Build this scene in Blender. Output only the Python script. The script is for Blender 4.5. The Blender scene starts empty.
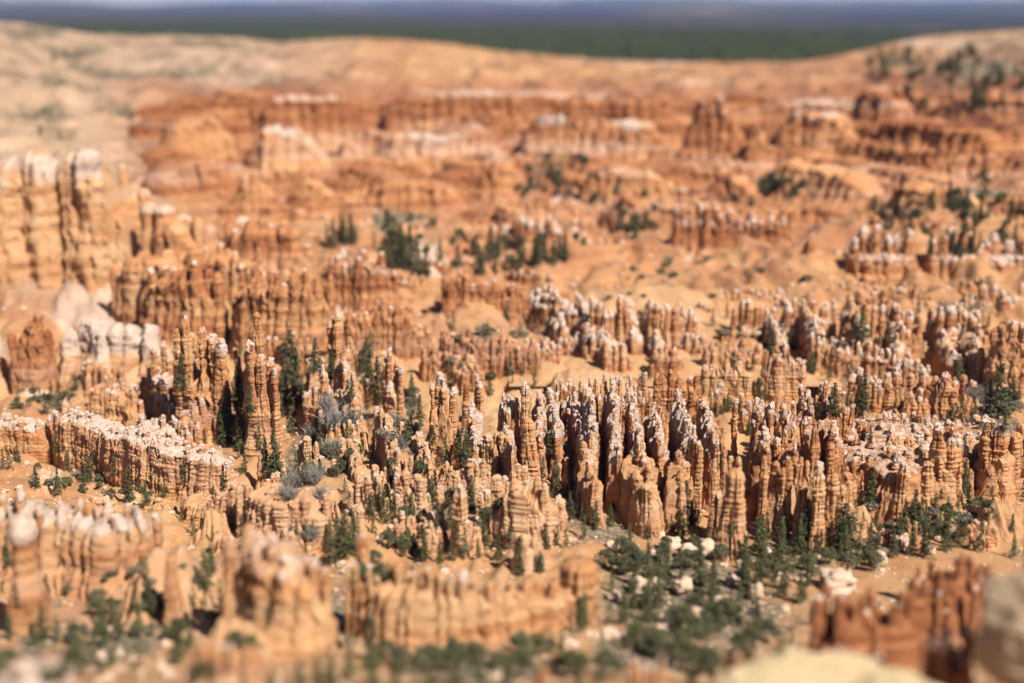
import bpy, math, random, time
import numpy as np
from mathutils import Vector
T0 = time.time()
rng = np.random.default_rng(7)
random.seed(7)
scene = bpy.context.scene
COL = scene.collection

# ------------------------------------------------------------------ camera model
W, H, F = 1024, 683, 1422.0
ZC = 160.0
HOR = 2.0
PITCH = math.atan((341.5 - HOR) / F)
cp, sp = math.cos(PITCH), math.sin(PITCH)

def ray(px, row):
    """direction of a sight line, scaled so that y = 1"""
    xd = (px - 512.0) / F
    yd = (row - 341.5) / F
    dy = cp - yd * sp
    return xd / dy, (-sp - yd * cp) / dy

# ------------------------------------------------------------------ terrain
KY = np.array([0, 8, 150, 250, 300, 350, 400, 450, 500, 550, 600, 660, 730, 800, 900, 1050, 1200, 1400.])
TAB = {
    -260: (690, 655, 600, 553, 508, 468, 428, 388, 335, 250, 165, 120, 66, 32, -4),
    0:    (690, 655, 600, 555, 510, 470, 430, 385, 340, 283, 172, 140, 88, 50, 20),
    100:  (690, 655, 600, 555, 510, 468, 428, 385, 345, 285, 185, 150, 108, 74, 36),
    200:  (690, 655, 600, 550, 500, 455, 415, 375, 335, 288, 232, 175, 122, 80, 38),
    300:  (690, 655, 600, 550, 495, 445, 400, 362, 322, 280, 238, 182, 120, 80, 44),
    400:  (690, 655, 600, 545, 490, 437, 396, 358, 315, 272, 236, 185, 126, 86, 38),
    500:  (690, 655, 600, 545, 490, 435, 395, 355, 315, 272, 235, 185, 130, 92, 54),
    600:  (690, 655, 602, 550, 496, 442, 398, 358, 315, 270, 232, 185, 130, 92, 63),
    700:  (690, 655, 603, 550, 500, 445, 400, 360, 315, 268, 230, 182, 130, 92, 65),
    800:  (695, 660, 606, 553, 500, 446, 400, 355, 308, 260, 224, 180, 128, 92, 65),
    900:  (695, 660, 606, 553, 500, 446, 398, 350, 300, 250, 210, 168, 112, 72, 40),
    1024: (695, 655, 602, 550, 498, 446, 396, 346, 292, 238, 192, 140, 82, 50, 30),
    1300: (695, 655, 602, 550, 498, 446, 390, 335, 275, 215, 165, 110, 60, 30, 0),
}
_cols = sorted(TAB)
_S = np.array([(c - 512.0) / F / 0.975 for c in _cols])
def _zrow(row, Y):
    return ZC + Y * ray(512, row)[1]
_Z = np.array([[ZC - 12, ZC - 12, 55] + [_zrow(r, y) for r, y in zip(TAB[c], KY[3:])] for c in _cols])
YD = np.linspace(0, 1400, 561)
SD = np.linspace(_S[0], _S[-1], 121)
_t = np.array([np.interp(YD, KY, zz) for zz in _Z])
_t = np.array([np.interp(SD, _S, _t[:, j]) for j in range(len(YD))])
def _gs(a, n, ax):
    k = np.exp(-np.linspace(-2, 2, 2 * n + 1) ** 2); k /= k.sum()
    pad = [(0, 0), (0, 0)]; pad[ax] = (n, n)
    b = np.pad(a, pad, mode='edge')
    return np.apply_along_axis(lambda v: np.convolve(v, k, 'valid'), ax, b)
_near = YD < 40
_sm = _gs(_gs(_t, 6, 1), 4, 0)
_sm[_near] = _t[_near]
TD = _sm                                   # [Y, S]

# hash noise ---------------------------------------------------------
def _h(ix, iy, iz):
    with np.errstate(over='ignore'):
        n = (ix.astype(np.uint32) * np.uint32(374761393) + iy.astype(np.uint32) * np.uint32(668265263)
             + iz.astype(np.uint32) * np.uint32(2147483647 - 1013904223 % 7919))
        n = (n ^ (n >> np.uint32(13))) * np.uint32(1274126177)
        n = n ^ (n >> np.uint32(16))
    return (n & np.uint32(0xffffff)).astype(np.float32) / 8388608.0 - 1.0
def vn(x, y, z=0.0):
    x, y, z = np.broadcast_arrays(np.asarray(x, float), np.asarray(y, float), np.asarray(z, float))
    fx, fy, fz = np.floor(x), np.floor(y), np.floor(z)
    ix, iy, iz = fx.astype(np.int64), fy.astype(np.int64), fz.astype(np.int64)
    u, v, w = x - fx, y - fy, z - fz
    u, v, w = u * u * (3 - 2 * u), v * v * (3 - 2 * v), w * w * (3 - 2 * w)
    r = 0
    for a in (0, 1):
        for b in (0, 1):
            for c in (0, 1):
                wt = (u if a else 1 - u) * (v if b else 1 - v) * (w if c else 1 - w)
                r = r + wt * _h(ix + a, iy + b, iz + c)
    return r
def fbm(x, y, z=0.0, o=3):
    r, a = 0, 1.0
    for k in range(o):
        r = r + a * vn(x + 17 * k, y - 9 * k, z + 5 * k)
        x, y, z, a = np.asarray(x) * 2.03, np.asarray(y) * 2.03, np.asarray(z) * 2.03, a * 0.5
    return r
def ridged(x, y, z=0.0, o=3):
    r, a = 0, 1.0
    for k in range(o):
        r = r + a * (1 - 2 * np.abs(vn(x + 7 * k, y + 3 * k, z)))
        x, y, z, a = np.asarray(x) * 2.1, np.asarray(y) * 2.1, np.asarray(z) * 2.1, a * 0.5
    return r
def sm(e0, e1, x):
    t = np.clip((np.asarray(x, float) - e0) / (e1 - e0), 0, 1)
    return t * t * (3 - 2 * t)

def base_z(X, Y):
    X, Y = np.asarray(X, float), np.asarray(Y, float)
    Yc = np.clip(Y, 0, 1400)
    S = np.clip(X / np.maximum(Yc, 60), SD[0], SD[-1])
    fi = Yc / (YD[1] - YD[0]); fj = (S - SD[0]) / (SD[1] - SD[0])
    i = np.clip(fi.astype(int), 0, len(YD) - 2); j = np.clip(fj.astype(int), 0, len(SD) - 2)
    a, b = fi - i, fj - j
    z = TD[i, j] * (1 - a) * (1 - b) + TD[i + 1, j] * a * (1 - b) + TD[i, j + 1] * (1 - a) * b + TD[i + 1, j + 1] * a * b
    plain = 52 + 6 * fbm(X / 2500., Y / 2500.) - 0.0 * Y
    k = sm(1400, 1800, Y)
    return z * (1 - k) + plain * k

def pix_ground(px, row):
    """where a sight line meets the (smooth) ground"""
    dx, dz = ray(px, row)
    Y = np.linspace(200, 1500, 1301)
    g = base_z(dx * Y, Y)
    below = (ZC + dz * Y) <= g
    k = int(np.argmax(below)) if below.any() else len(Y) - 1
    return dx * Y[k], Y[k]

FLATS = []     # (X, Y, radius, amount) places kept smooth
def rough_z(X, Y):
    z = base_z(X, Y)
    far = sm(620, 760, Y) * (1 - sm(1350, 1500, Y))
    near = sm(180, 260, Y) * (1 - sm(620, 760, Y))
    S = X / np.maximum(Y, 60)
    n1 = ridged(X / 55., Y / 90., 3.1, 3)
    n2 = fbm(X / 14., Y / 14., 1.7, 3)
    n3 = ridged(X / 22., Y / 40., 8.1, 2)
    crest = 1 - 0.6 * sm(1150, 1400, Y)
    wx = X + 6 * vn(X / 30., Y / 30., 4.0)
    rib = ridged(wx / 30., Y / 75., 6.3, 2); rib2 = ridged(wx / 9., Y / 22., 2.9, 2)
    mid = sm(300, 420, Y - 90 * sm(0.0, 0.12, S)) * (1 - sm(700, 800, Y))
    z = z + far * crest * (n1 * 5.0 + n3 * 3.0 + n2 * 1.0 + 1.8 * ridged(X / 9., Y / 26., 4.4, 2)) + near * (fbm(X / 40., Y / 40., 5.5, 3) * 1.5 + n2 * 0.6) + mid * ((3.4 + 2.6 * sm(540, 620, Y)) * rib + (1.4 + 1.3 * sm(540, 620, Y)) * rib2 + 0.7 * ridged(wx / 4.2, Y / 9., 1.1, 2))
    # terraces in the far walls
    tr = far * crest
    q = z / 7.5 + 0.25 * fbm(X / 90., Y / 90., 2.2, 2)
    f = q - np.floor(q)
    z = z + tr * 7.5 * 0.75 * (sm(0.35, 0.75, f) - f) * sm(-0.3, 0.4, vn(X / 120., Y / 120., 9.0) + .2)
    return z

# ------------------------------------------------------------------ mesh helpers
def make_mesh(name, V, Q=None, Tt=None, mat=None, attrs=None, smooth=True, uv=None):
    me = bpy.data.meshes.new(name)
    V = np.asarray(V, np.float32)
    nq = 0 if Q is None else len(Q); nt = 0 if Tt is None else len(Tt)
    me.vertices.add(len(V)); me.vertices.foreach_set('co', V.ravel())
    me.loops.add(nq * 4 + nt * 3); me.polygons.add(nq + nt)
    idx = []
    if nq: idx.append(np.asarray(Q, np.int32).ravel())
    if nt: idx.append(np.asarray(Tt, np.int32).ravel())
    me.loops.foreach_set('vertex_index', np.concatenate(idx))
    st = np.concatenate([np.arange(nq) * 4, nq * 4 + np.arange(nt) * 3]).astype(np.int32)
    me.polygons.foreach_set('loop_start', st)
    me.polygons.foreach_set('use_smooth', np.full(nq + nt, smooth))
    me.update(calc_edges=True)
    if attrs:
        for an, av in attrs.items():
            a = me.color_attributes.new(an, 'FLOAT_COLOR', 'POINT')
            av = np.asarray(av, np.float32)
            c = np.ones((len(V), 4), np.float32); c[:, :av.shape[1]] = av
            a.data.foreach_set('color', c.ravel())
    if mat: me.materials.append(mat)
    return me
def link(name, me, parent=None, loc=(0, 0, 0), rz=0, sc=1):
    o = bpy.data.objects.new(name, me); COL.objects.link(o)
    o.location = loc
    if rz: o.rotation_euler.z = rz
    if sc != 1: o.scale = (sc, sc, sc) if not hasattr(sc, '__len__') else sc
    if parent: o.parent = parent
    return o
def tag(o, label=None, cat=None, group=None, kind=None):
    if label:
        n = len(label.split())
        assert 4 <= n <= 16, (n, label)
        o['label'] = label
    if cat: o['category'] = cat
    if group: o['group'] = group
    if kind: o['kind'] = kind
    return o
def grid_quads(n, m, wrap=False):
    """n rows x m columns of vertices"""
    i = np.arange(n - 1)[:, None]; j = np.arange(m if wrap else m - 1)[None, :]
    j2 = (j + 1) % m
    a = i * m + j; b = i * m + j2; c = (i + 1) * m + j2; d = (i + 1) * m + j
    return np.stack([a, b, c, d], -1).reshape(-1, 4)

# ------------------------------------------------------------------ materials
def nt(name):
    m = bpy.data.materials.new(name); m.use_nodes = True
    t = m.node_tree
    b = t.nodes['Principled BSDF']
    b.inputs['Roughness'].default_value = 0.95
    b.inputs['Specular IOR Level'].default_value = 0.15
    return m, t, b
def N(t, kind, **kw):
    n = t.nodes.new(kind)
    for k, v in kw.items(): setattr(n, k, v)
    return n
def mix(t, fac, a, b, mode='MIX'):
    n = t.nodes.new('ShaderNodeMix'); n.data_type = 'RGBA'; n.blend_type = mode
    for s, v in ((n.inputs[0], fac), (n.inputs[6], a), (n.inputs[7], b)):
        if hasattr(v, 'links') or isinstance(v, bpy.types.NodeSocket): t.links.new(v, s)
        elif isinstance(v, (int, float)): s.default_value = v
        else: s.default_value = (*v, 1)
    return n.outputs[2]
def math_(t, op, a, b=0.0, clamp=False):
    n = t.nodes.new('ShaderNodeMath'); n.operation = op; n.use_clamp = clamp
    for s, v in ((n.inputs[0], a), (n.inputs[1], b)):
        if isinstance(v, bpy.types.NodeSocket): t.links.new(v, s)
        else: s.default_value = v
    return n.outputs[0]
def noise(t, vec, scale, detail=3, rough=0.55, mapscale=None):
    if mapscale:
        mp = t.nodes.new('ShaderNodeMapping'); mp.inputs['Scale'].default_value = mapscale
        t.links.new(vec, mp.inputs['Vector']); vec = mp.outputs[0]
    n = t.nodes.new('ShaderNodeTexNoise'); n.inputs['Scale'].default_value = scale
    n.inputs['Detail'].default_value = detail; n.inputs['Roughness'].default_value = rough
    t.links.new(vec, n.inputs['Vector'])
    return n.outputs['Fac']
def ramp(t, fac, stops):
    n = t.nodes.new('ShaderNodeValToRGB'); t.links.new(fac, n.inputs[0])
    e = n.color_ramp.elements
    while len(e) < len(stops): e.new(0.5)
    for k, (p, c) in enumerate(stops):
        e[k].position = p; e[k].color = (*c, 1)
    return n.outputs[0]

# rock: attribute 'rk' = (whiteness, redness, smooth talus)
def rock_material():
    m, t, b = nt('banded_rock')
    geo = N(t, 'ShaderNodeNewGeometry'); P = geo.outputs['Position']
    at = N(t, 'ShaderNodeAttribute', attribute_name='rk'); sep = N(t, 'ShaderNodeSeparateColor')
    t.links.new(at.outputs['Color'], sep.inputs[0])
    wht, red, tal = sep.outputs[0], sep.outputs[1], sep.outputs[2]
    band = noise(t, P, 1.0, 3, 0.6, (0.012, 0.012, 0.30))
    patch = noise(t, P, 0.07, 4, 0.6)
    fine = noise(t, P, 0.9, 4, 0.65)
    f = math_(t, 'ADD', math_(t, 'MULTIPLY', band, 0.55), math_(t, 'MULTIPLY', patch, 0.30))
    f = math_(t, 'ADD', f, math_(t, 'MULTIPLY', fine, 0.22))
    f = math_(t, 'SUBTRACT', f, math_(t, 'MULTIPLY', math_(t, 'SUBTRACT', red, 0.35), 0.30))
    c = ramp(t, f, [(0.24, (0.1776, 0.0583, 0.0242)), (0.38, (0.296, 0.1166, 0.0471)), (0.48, (0.407, 0.1859, 0.0786)),
                    (0.58, (0.4736, 0.2515, 0.1149)), (0.74, (0.518, 0.328, 0.1754))])
    bedn = noise(t, P, 1.0, 2, 0.5, (0.004, 0.004, 0.085))
    sz = N(t, 'ShaderNodeSeparateXYZ'); t.links.new(P, sz.inputs[0])
    mr = N(t, 'ShaderNodeMapRange'); t.links.new(sz.outputs[2], mr.inputs[0]); mr.inputs[1].default_value = 45; mr.inputs[2].default_value = 85
    mr.inputs[3].default_value = 0.30; mr.inputs[4].default_value = 0.85
    bed = math_(t, 'MULTIPLY', math_(t, 'SUBTRACT', math_(t, 'ADD', bedn, math_(t, 'MULTIPLY', fine, 0.10)), 0.585), 9.0, True)
    c = mix(t, math_(t, 'MULTIPLY', bed, mr.outputs[0]), c, (0.48, 0.315, 0.225))
    # sandy talus
    tc = ramp(t, math_(t, 'ADD', math_(t, 'MULTIPLY', fine, 0.4), math_(t, 'MULTIPLY', patch, 0.6)),
              [(0.3, (0.36, 0.185, 0.088)), (0.55, (0.445, 0.258, 0.128)), (0.8, (0.49, 0.325, 0.185))])
    tf = math_(t, 'MULTIPLY', tal, 0.85, True)
    c = mix(t, tf, c, tc)
    # pale layer
    wn = math_(t, 'ADD', wht, math_(t, 'MULTIPLY', math_(t, 'SUBTRACT', noise(t, P, 0.45, 4, 0.7), 0.5), 1.3))
    wn = math_(t, 'MULTIPLY', math_(t, 'SUBTRACT', wn, 0.42), 4.0, True)
    pale = ramp(t, fine, [(0.3, (0.37, 0.2516, 0.1898)), (0.5, (0.4884, 0.3626, 0.2812)), (0.7, (0.5624, 0.4588, 0.3656))])
    c = mix(t, wn, c, pale)
    t.links.new(c, b.inputs['Base Color'])
    bp = N(t, 'ShaderNodeBump'); bp.inputs['Strength'].default_value = 0.85; bp.inputs['Distance'].default_value = 0.7
    hh = math_(t, 'ADD', noise(t, P, 1.6, 5, 0.7, (1, 1, 1.8)), math_(t, 'MULTIPLY', noise(t, P, 0.5, 3, 0.6, (0.3, 0.3, 3.0)), 0.9))
    t.links.new(hh, bp.inputs['Height']); t.links.new(bp.outputs[0], b.inputs['Normal'])
    return m
ROCK = rock_material()

def plain_rock(name, stops, bump=0.6, sc=0.6, ms=(1, 1, 2)):
    m, t, b = nt(name)
    geo = N(t, 'ShaderNodeNewGeometry'); P = geo.outputs['Position']
    f = noise(t, P, sc, 5, 0.65, ms)
    t.links.new(ramp(t, f, stops), b.inputs['Base Color'])
    bp = N(t, 'ShaderNodeBump'); bp.inputs['Strength'].default_value = bump; bp.inputs['Distance'].default_value = 0.4
    t.links.new(noise(t, P, sc * 2.5, 5, 0.7), bp.inputs['Height']); t.links.new(bp.outputs[0], b.inputs['Normal'])
    return m
CREAM = plain_rock('cream_limestone', [(0.3, (0.20, 0.135, 0.08)), (0.45, (0.34, 0.24, 0.15)), (0.7, (0.44, 0.32, 0.21))], 1.0)
YELLOW = plain_rock('yellow_ledge_rock', [(0.3, (0.36, 0.255, 0.14)), (0.5, (0.47, 0.345, 0.19)), (0.7, (0.54, 0.42, 0.26))])
PALE = plain_rock('pale_boulder_rock', [(0.3, (0.3732, 0.2446, 0.1579)), (0.5, (0.4867, 0.344, 0.2368)), (0.7, (0.5678, 0.4434, 0.3301))])
CAPM = plain_rock('pinkish_white_caprock', [(0.28, (0.3083, 0.1682, 0.1076)), (0.42, (0.4705, 0.3134, 0.2368)), (0.58, (0.5841, 0.4357, 0.3516)), (0.75, (0.6408, 0.5198, 0.4377))], 0.7, 0.9)

# ground: attribute 'gd' = (vegetation litter, whiteness, redness) ; 'g2' = (forest, grey cream, far plain)
def ground_material():
    m, t, b = nt('canyon_ground')
    geo = N(t, 'ShaderNodeNewGeometry'); P = geo.outputs['Position']
    at = N(t, 'ShaderNodeAttribute', attribute_name='gd'); s = N(t, 'ShaderNodeSeparateColor'); t.links.new(at.outputs['Color'], s.inputs[0])
    a2 = N(t, 'ShaderNodeAttribute', attribute_name='g2'); s2 = N(t, 'ShaderNodeSeparateColor'); t.links.new(a2.outputs['Color'], s2.inputs[0])
    patch = noise(t, P, 0.03, 5, 0.62)
    fine = noise(t, P, 0.5, 5, 0.7)
    band = noise(t, P, 1.0, 3, 0.6, (0.006, 0.006, 0.22))
    f = math_(t, 'ADD', math_(t, 'MULTIPLY', band, 0.45), math_(t, 'MULTIPLY', patch, 0.35))
    f = math_(t, 'ADD', f, math_(t, 'MULTIPLY', fine, 0.2))
    f = math_(t, 'SUBTRACT', f, math_(t, 'MULTIPLY', s.outputs[2], 0.22))
    c = ramp(t, f, [(0.20, (0.1924, 0.0656, 0.0293)), (0.34, (0.2886, 0.1239, 0.0554)), (0.46, (0.37, 0.197, 0.0862)), (0.58, (0.4292, 0.261, 0.1276)), (0.75, (0.481, 0.328, 0.1954))])
    bedn = noise(t, P, 1.0, 3, 0.55, (0.005, 0.005, 0.10))
    bed = math_(t, 'MULTIPLY', math_(t, 'SUBTRACT', math_(t, 'ADD', bedn, math_(t, 'MULTIPLY', patch, 0.25)), 0.70), 9.0, True)
    sz = N(t, 'ShaderNodeSeparateXYZ'); t.links.new(P, sz.inputs[0])
    mr = N(t, 'ShaderNodeMapRange'); t.links.new(sz.outputs[2], mr.inputs[0]); mr.inputs[1].default_value = 45; mr.inputs[2].default_value = 85
    mr.inputs[3].default_value = 0.30; mr.inputs[4].default_value = 0.85
    c = mix(t, math_(t, 'MULTIPLY', bed, mr.outputs[0]), c, (0.47, 0.31, 0.22))
    gn = math_(t, 'MULTIPLY', math_(t, 'SUBTRACT', noise(t, P, 0.25, 6, 0.75), 0.5), 1.6)
    c = mix(t, math_(t, 'MULTIPLY', math_(t, 'ADD', gn, 0.15), 0.55, True), c, (0.17, 0.105, 0.065))
    wn = math_(t, 'ADD', s.outputs[1], math_(t, 'MULTIPLY', math_(t, 'SUBTRACT', noise(t, P, 0.06, 5, 0.7), 0.5), 0.9))
    wn = math_(t, 'MULTIPLY', math_(t, 'SUBTRACT', wn, 0.45), 5.0, True)
    wn = math_(t, 'MULTIPLY', wn, 0.6)
    c = mix(t, wn, c, ramp(t, fine, [(0.3, (0.444, 0.3108, 0.2294)), (0.7, (0.5772, 0.4736, 0.3922))]))
    cr = ramp(t, patch, [(0.35, (0.1368, 0.1085, 0.0752)), (0.47, (0.2611, 0.1869, 0.1272)), (0.62, (0.3419, 0.2352, 0.1619))])
    c = mix(t, s2.outputs[1], c, cr)
    vn_ = math_(t, 'ADD', s.outputs[0], math_(t, 'MULTIPLY', math_(t, 'SUBTRACT', noise(t, P, 0.16, 5, 0.7), 0.5), 1.2))
    vn_ = math_(t, 'MULTIPLY', math_(t, 'SUBTRACT', vn_, 0.45), 3.0, True)
    vc = ramp(t, fine, [(0.32, (0.0518, 0.0444, 0.0259)), (0.48, (0.1184, 0.0925, 0.0577)), (0.66, (0.3108, 0.2146, 0.1406))])
    c = mix(t, vn_, c, vc)
    fc = ramp(t, noise(t, P, 0.006, 5, 0.6), [(0.35, (0.0133, 0.0192, 0.0104)), (0.5, (0.0222, 0.0296, 0.0148)), (0.65, (0.037, 0.0407, 0.0222))])
    pc = ramp(t, noise(t, P, 1, 4, 0.6, (0.00009, 0.0005, 0.0)),
              [(0.36, (0.010, 0.014, 0.016)), (0.47, (0.022, 0.026, 0.026)), (0.55, (0.045, 0.040, 0.036)), (0.60, (0.15, 0.095, 0.075)), (0.66, (0.03, 0.032, 0.03))])
    c = mix(t, s2.outputs[2], c, pc)
    c = mix(t, s2.outputs[0], c, fc)
    t.links.new(c, b.inputs['Base Color'])
    bp = N(t, 'ShaderNodeBump'); bp.inputs['Strength'].default_value = 0.5; bp.inputs['Distance'].default_value = 0.6
    t.links.new(fine, bp.inputs['Height']); t.links.new(bp.outputs[0], b.inputs['Normal'])
    return m
GROUND = ground_material()

def leaf_material(name, dark, lite, rough=0.8):
    m, t, b = nt(name)
    oi = N(t, 'ShaderNodeObjectInfo'); at = N(t, 'ShaderNodeAttribute', attribute_name='lf')
    s = N(t, 'ShaderNodeSeparateColor'); t.links.new(at.outputs['Color'], s.inputs[0])
    f = math_(t, 'ADD', math_(t, 'MULTIPLY', s.outputs[0], 0.7), math_(t, 'MULTIPLY', oi.outputs['Random'], 0.3))
    t.links.new(mix(t, f, dark, lite), b.inputs['Base Color'])
    b.inputs['Roughness'].default_value = rough
    return m
PINE = leaf_material('pine_needles', (0.042, 0.046, 0.018), (0.135, 0.128, 0.055))
JUN = leaf_material('juniper_foliage', (0.045, 0.048, 0.022), (0.150, 0.142, 0.070))
MANZ = leaf_material('scrub_foliage', (0.06, 0.06, 0.038), (0.27, 0.22, 0.15))
GREY = leaf_material('grey_twigs', (0.13, 0.115, 0.095), (0.30, 0.27, 0.23))
BARK = plain_rock('bark', [(0.3, (0.07, 0.045, 0.03)), (0.7, (0.16, 0.11, 0.08))])
FOREST = leaf_material('far_forest', (0.018, 0.025, 0.007), (0.048, 0.054, 0.016))

# ------------------------------------------------------------------ rock forms
_lr = np.random.default_rng(41)
def _layers(lo, hi, groove):
    b, o = [-60.0], []
    while b[-1] < 420: b.append(b[-1] + _lr.uniform(lo, hi) * (1.8 if _lr.uniform() > .85 else 1))
    zz = np.arange(-60, 400, 0.06); k = np.searchsorted(b, zz, side='right') - 1
    off = _lr.uniform(-1, 1, len(b)); bb = np.array(b)
    f = (zz - bb[k]) / (bb[np.minimum(k + 1, len(bb) - 1)] - bb[k] + 1e-9)
    v = off[k] + 0.45 * np.sin(np.pi * np.clip(f, 0, 1)) - groove * (np.minimum(f, 1 - f) < 0.12)
    v = np.convolve(v, np.ones(5) / 5, 'same')
    return zz, v
_L1 = _layers(0.9, 3.0, 0.5); _L2 = _layers(0.45, 1.5, 0.35); _L3 = _layers(3.0, 8.0, 0.2)
def strata(z, seed=0.0, k=1.0):
    """ledge profile as a function of height above sea level"""
    z = np.clip(z + seed % 37, -55, 390)
    return 1.35 * k * (0.085 * np.interp(z, *_L1) + 0.05 * np.interp(z, *_L2) + 0.07 * np.interp(z, *_L3))

def pinnacle_mesh(X, Y, z0, h, r, el=1.2, ang=0.0, flare=0.8, rough=1.0, cap=0.5, red=0.3, det=0.6, taper=0.25, seed=0, tal=0.0, wedge=0.0, pilek=1.0, capm=None):
    """one weathered column; vertices are in the frame of its base"""
    nz = int(np.clip(h / det, 9, 90)); nt_ = int(np.clip(2 * math.pi * r * 1.25 / det, 14, 52))
    t = np.linspace(0, 1, nz)
    tt, th = np.meshgrid(t, np.linspace(0, 2 * math.pi, nt_, endpoint=False), indexing='ij')
    sx = rng.uniform(0, 500)
    cx, sn = np.cos(th), np.sin(th)
    zw = z0 + tt * h + 0.45 * vn((X + cx * r) / 7., (Y + sn * r) / 7., 0.5)
    prof = 1 + flare * (1 - tt) ** 2.2 - taper * tt ** 1.5
    prof = prof * np.sqrt(np.clip(1 - np.clip((tt - 0.93) / 0.075, 0, 1) ** 2, 0.03, 1))
    sec = 1 + 0.22 * vn(cx * 1.2 + sx, sn * 1.2, zw / 18.) + 0.14 * vn(cx * 2.9 + sx, sn * 2.9, zw / 10. + sx)
    crack = np.clip(1 - np.abs(vn(cx * 2.2 + sx * .3, sn * 2.2 + 3.3, zw / 30.)) * 7.0, 0, 1)
    crack2 = np.clip(1 - np.abs(vn(cx * 4.5 + sx * .7, sn * 4.5 + 1.3, zw / 12.)) * 6.0, 0, 1)
    sec = sec - (0.30 * crack + 0.12 * crack2) * sm(0.02, 0.2, tt)
    head = sm(0.45, 0.95, tt)
    pile = pilek * (0.17 * vn(zw / 2.1, sx * 1.7, 0.0) * (0.25 + head) + 0.16 * vn(zw / 7., sx, 3.0) * sm(.2, .6, tt))
    amp = rough * (0.30 + 0.70 * sm(0.05, 0.35, tt)) * (1 + 0.35 * head)
    rr = r * prof * (sec + 0.82 * amp * (strata(zw) + 0.6 * strata(zw, sx)) * (2.2 / max(2.2, r)) ** 0.5 + pile * rough)
    rr = rr + rough * det / 0.5 * 0.21 * fbm(cx * r / 0.9 + sx, sn * r / 0.9, zw / 0.7, 3) * (0.4 + 0.6 * amp)
    lr = min(r, 2.2)
    lx = lr * 0.35 * vn(zw / 11., sx, 1.0) * sm(0.05, 0.5, tt); ly = lr * 0.35 * vn(zw / 11., sx, 9.0) * sm(0.05, 0.5, tt)
    rr = np.maximum(rr, 0.05)
    x = rr * cx * 1.0 + lx
    wd = 1 + wedge * (1 - tt) ** 1.2
    y = rr * sn * el * wd + ly - wedge * r * 0.6 * (1 - tt) * el
    ca, sa = math.cos(ang), math.sin(ang)
    V = np.stack([x * ca - y * sa, x * sa + y * ca, tt * h + 0.25 * rough * vn(cx * 2 + sx, sn * 2, zw / 2.) * sm(.5, 1, tt)], -1).reshape(-1, 3)
    V = np.vstack([V, [[lx[-1, 0], ly[-1, 0], h * 1.004]]])
    Q = grid_quads(nz, nt_, True)
    top = (nz - 1) * nt_ + np.arange(nt_)
    T3 = np.stack([top, np.roll(top, -1), np.full(nt_, nz * nt_)], -1)
    dtop = (1 - tt) * h; cm_ = capm or 2.2 * r
    w = cap * (1 - sm(cm_ * .3, cm_ * 1.5, dtop)) * (1 + .5 * vn(zw / 3., X / 9., Y / 9.))
    a = np.stack([w, red + 0.25 * vn(zw / 6., sx, 0), tal * (1 - sm(0.05, 0.45, tt)) + np.zeros_like(tt)], -1).reshape(-1, 3)
    a = np.vstack([a, [[cap, red, 0]]])
    return make_mesh('pinnacle', V, Q, T3, ROCK, {'rk': np.clip(a, 0, 1)}, smooth=det > .6)

_ico = {}
def ico(level):
    if level in _ico: return _ico[level]
    p = (1 + 5 ** .5) / 2
    V = [(-1, p, 0), (1, p, 0), (-1, -p, 0), (1, -p, 0), (0, -1, p), (0, 1, p), (0, -1, -p), (0, 1, -p), (p, 0, -1), (p, 0, 1), (-p, 0, -1), (-p, 0, 1)]
    Fc = [(0, 11, 5), (0, 5, 1), (0, 1, 7), (0, 7, 10), (0, 10, 11), (1, 5, 9), (5, 11, 4), (11, 10, 2), (10, 7, 6), (7, 1, 8), (3, 9, 4), (3, 4, 2), (3, 2, 6), (3, 6, 8), (3, 8, 9), (4, 9, 5), (2, 4, 11), (6, 2, 10), (8, 6, 7), (9, 8, 1)]
    V = [np.array(v) / np.linalg.norm(v) for v in V]
    for _ in range(level):
        cache, F2 = {}, []
        def mid(a, b):
            k = (min(a, b), max(a, b))
            if k not in cache:
                m = V[a] + V[b]; V.append(m / np.linalg.norm(m)); cache[k] = len(V) - 1
            return cache[k]
        for a, b, c in Fc:
            d, e, f = mid(a, b), mid(b, c), mid(c, a)
            F2 += [(a, d, f), (b, e, d), (c, f, e), (d, e, f)]
        Fc = F2
    _ico[level] = (np.array(V), np.array(Fc))
    return _ico[level]

def knobs(n, r, hgt, level=2):
    """a pile of weathered lumps forming one cap"""
    Vs, Fs, off = [], [], 0
    v0, f0 = ico(level)
    for k in range(n):
        s = r * rng.uniform(0.26, 0.55) * (1.35 if k == 0 else 1)
        a = rng.uniform(0, 6.28); d = 0 if k == 0 else r * rng.uniform(0.3, 0.75)
        sx = rng.uniform(0, 99)
        nn = 1 + 0.55 * fbm(v0[:, 0] * 1.9 + sx, v0[:, 1] * 1.9, v0[:, 2] * 1.9, 3)
        v = np.sign(v0) * np.abs(v0) ** .8 * nn[:, None] * s * np.array([1, 1, rng.uniform(0.6, 1.7)])
        v = v + np.array([math.cos(a) * d, math.sin(a) * d, (hgt * rng.uniform(0.35, 0.9) if k else hgt * 0.6)])
        Vs.append(v); Fs.append(f0 + off); off += len(v)
    return np.vstack(Vs), np.vstack(Fs)

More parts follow.
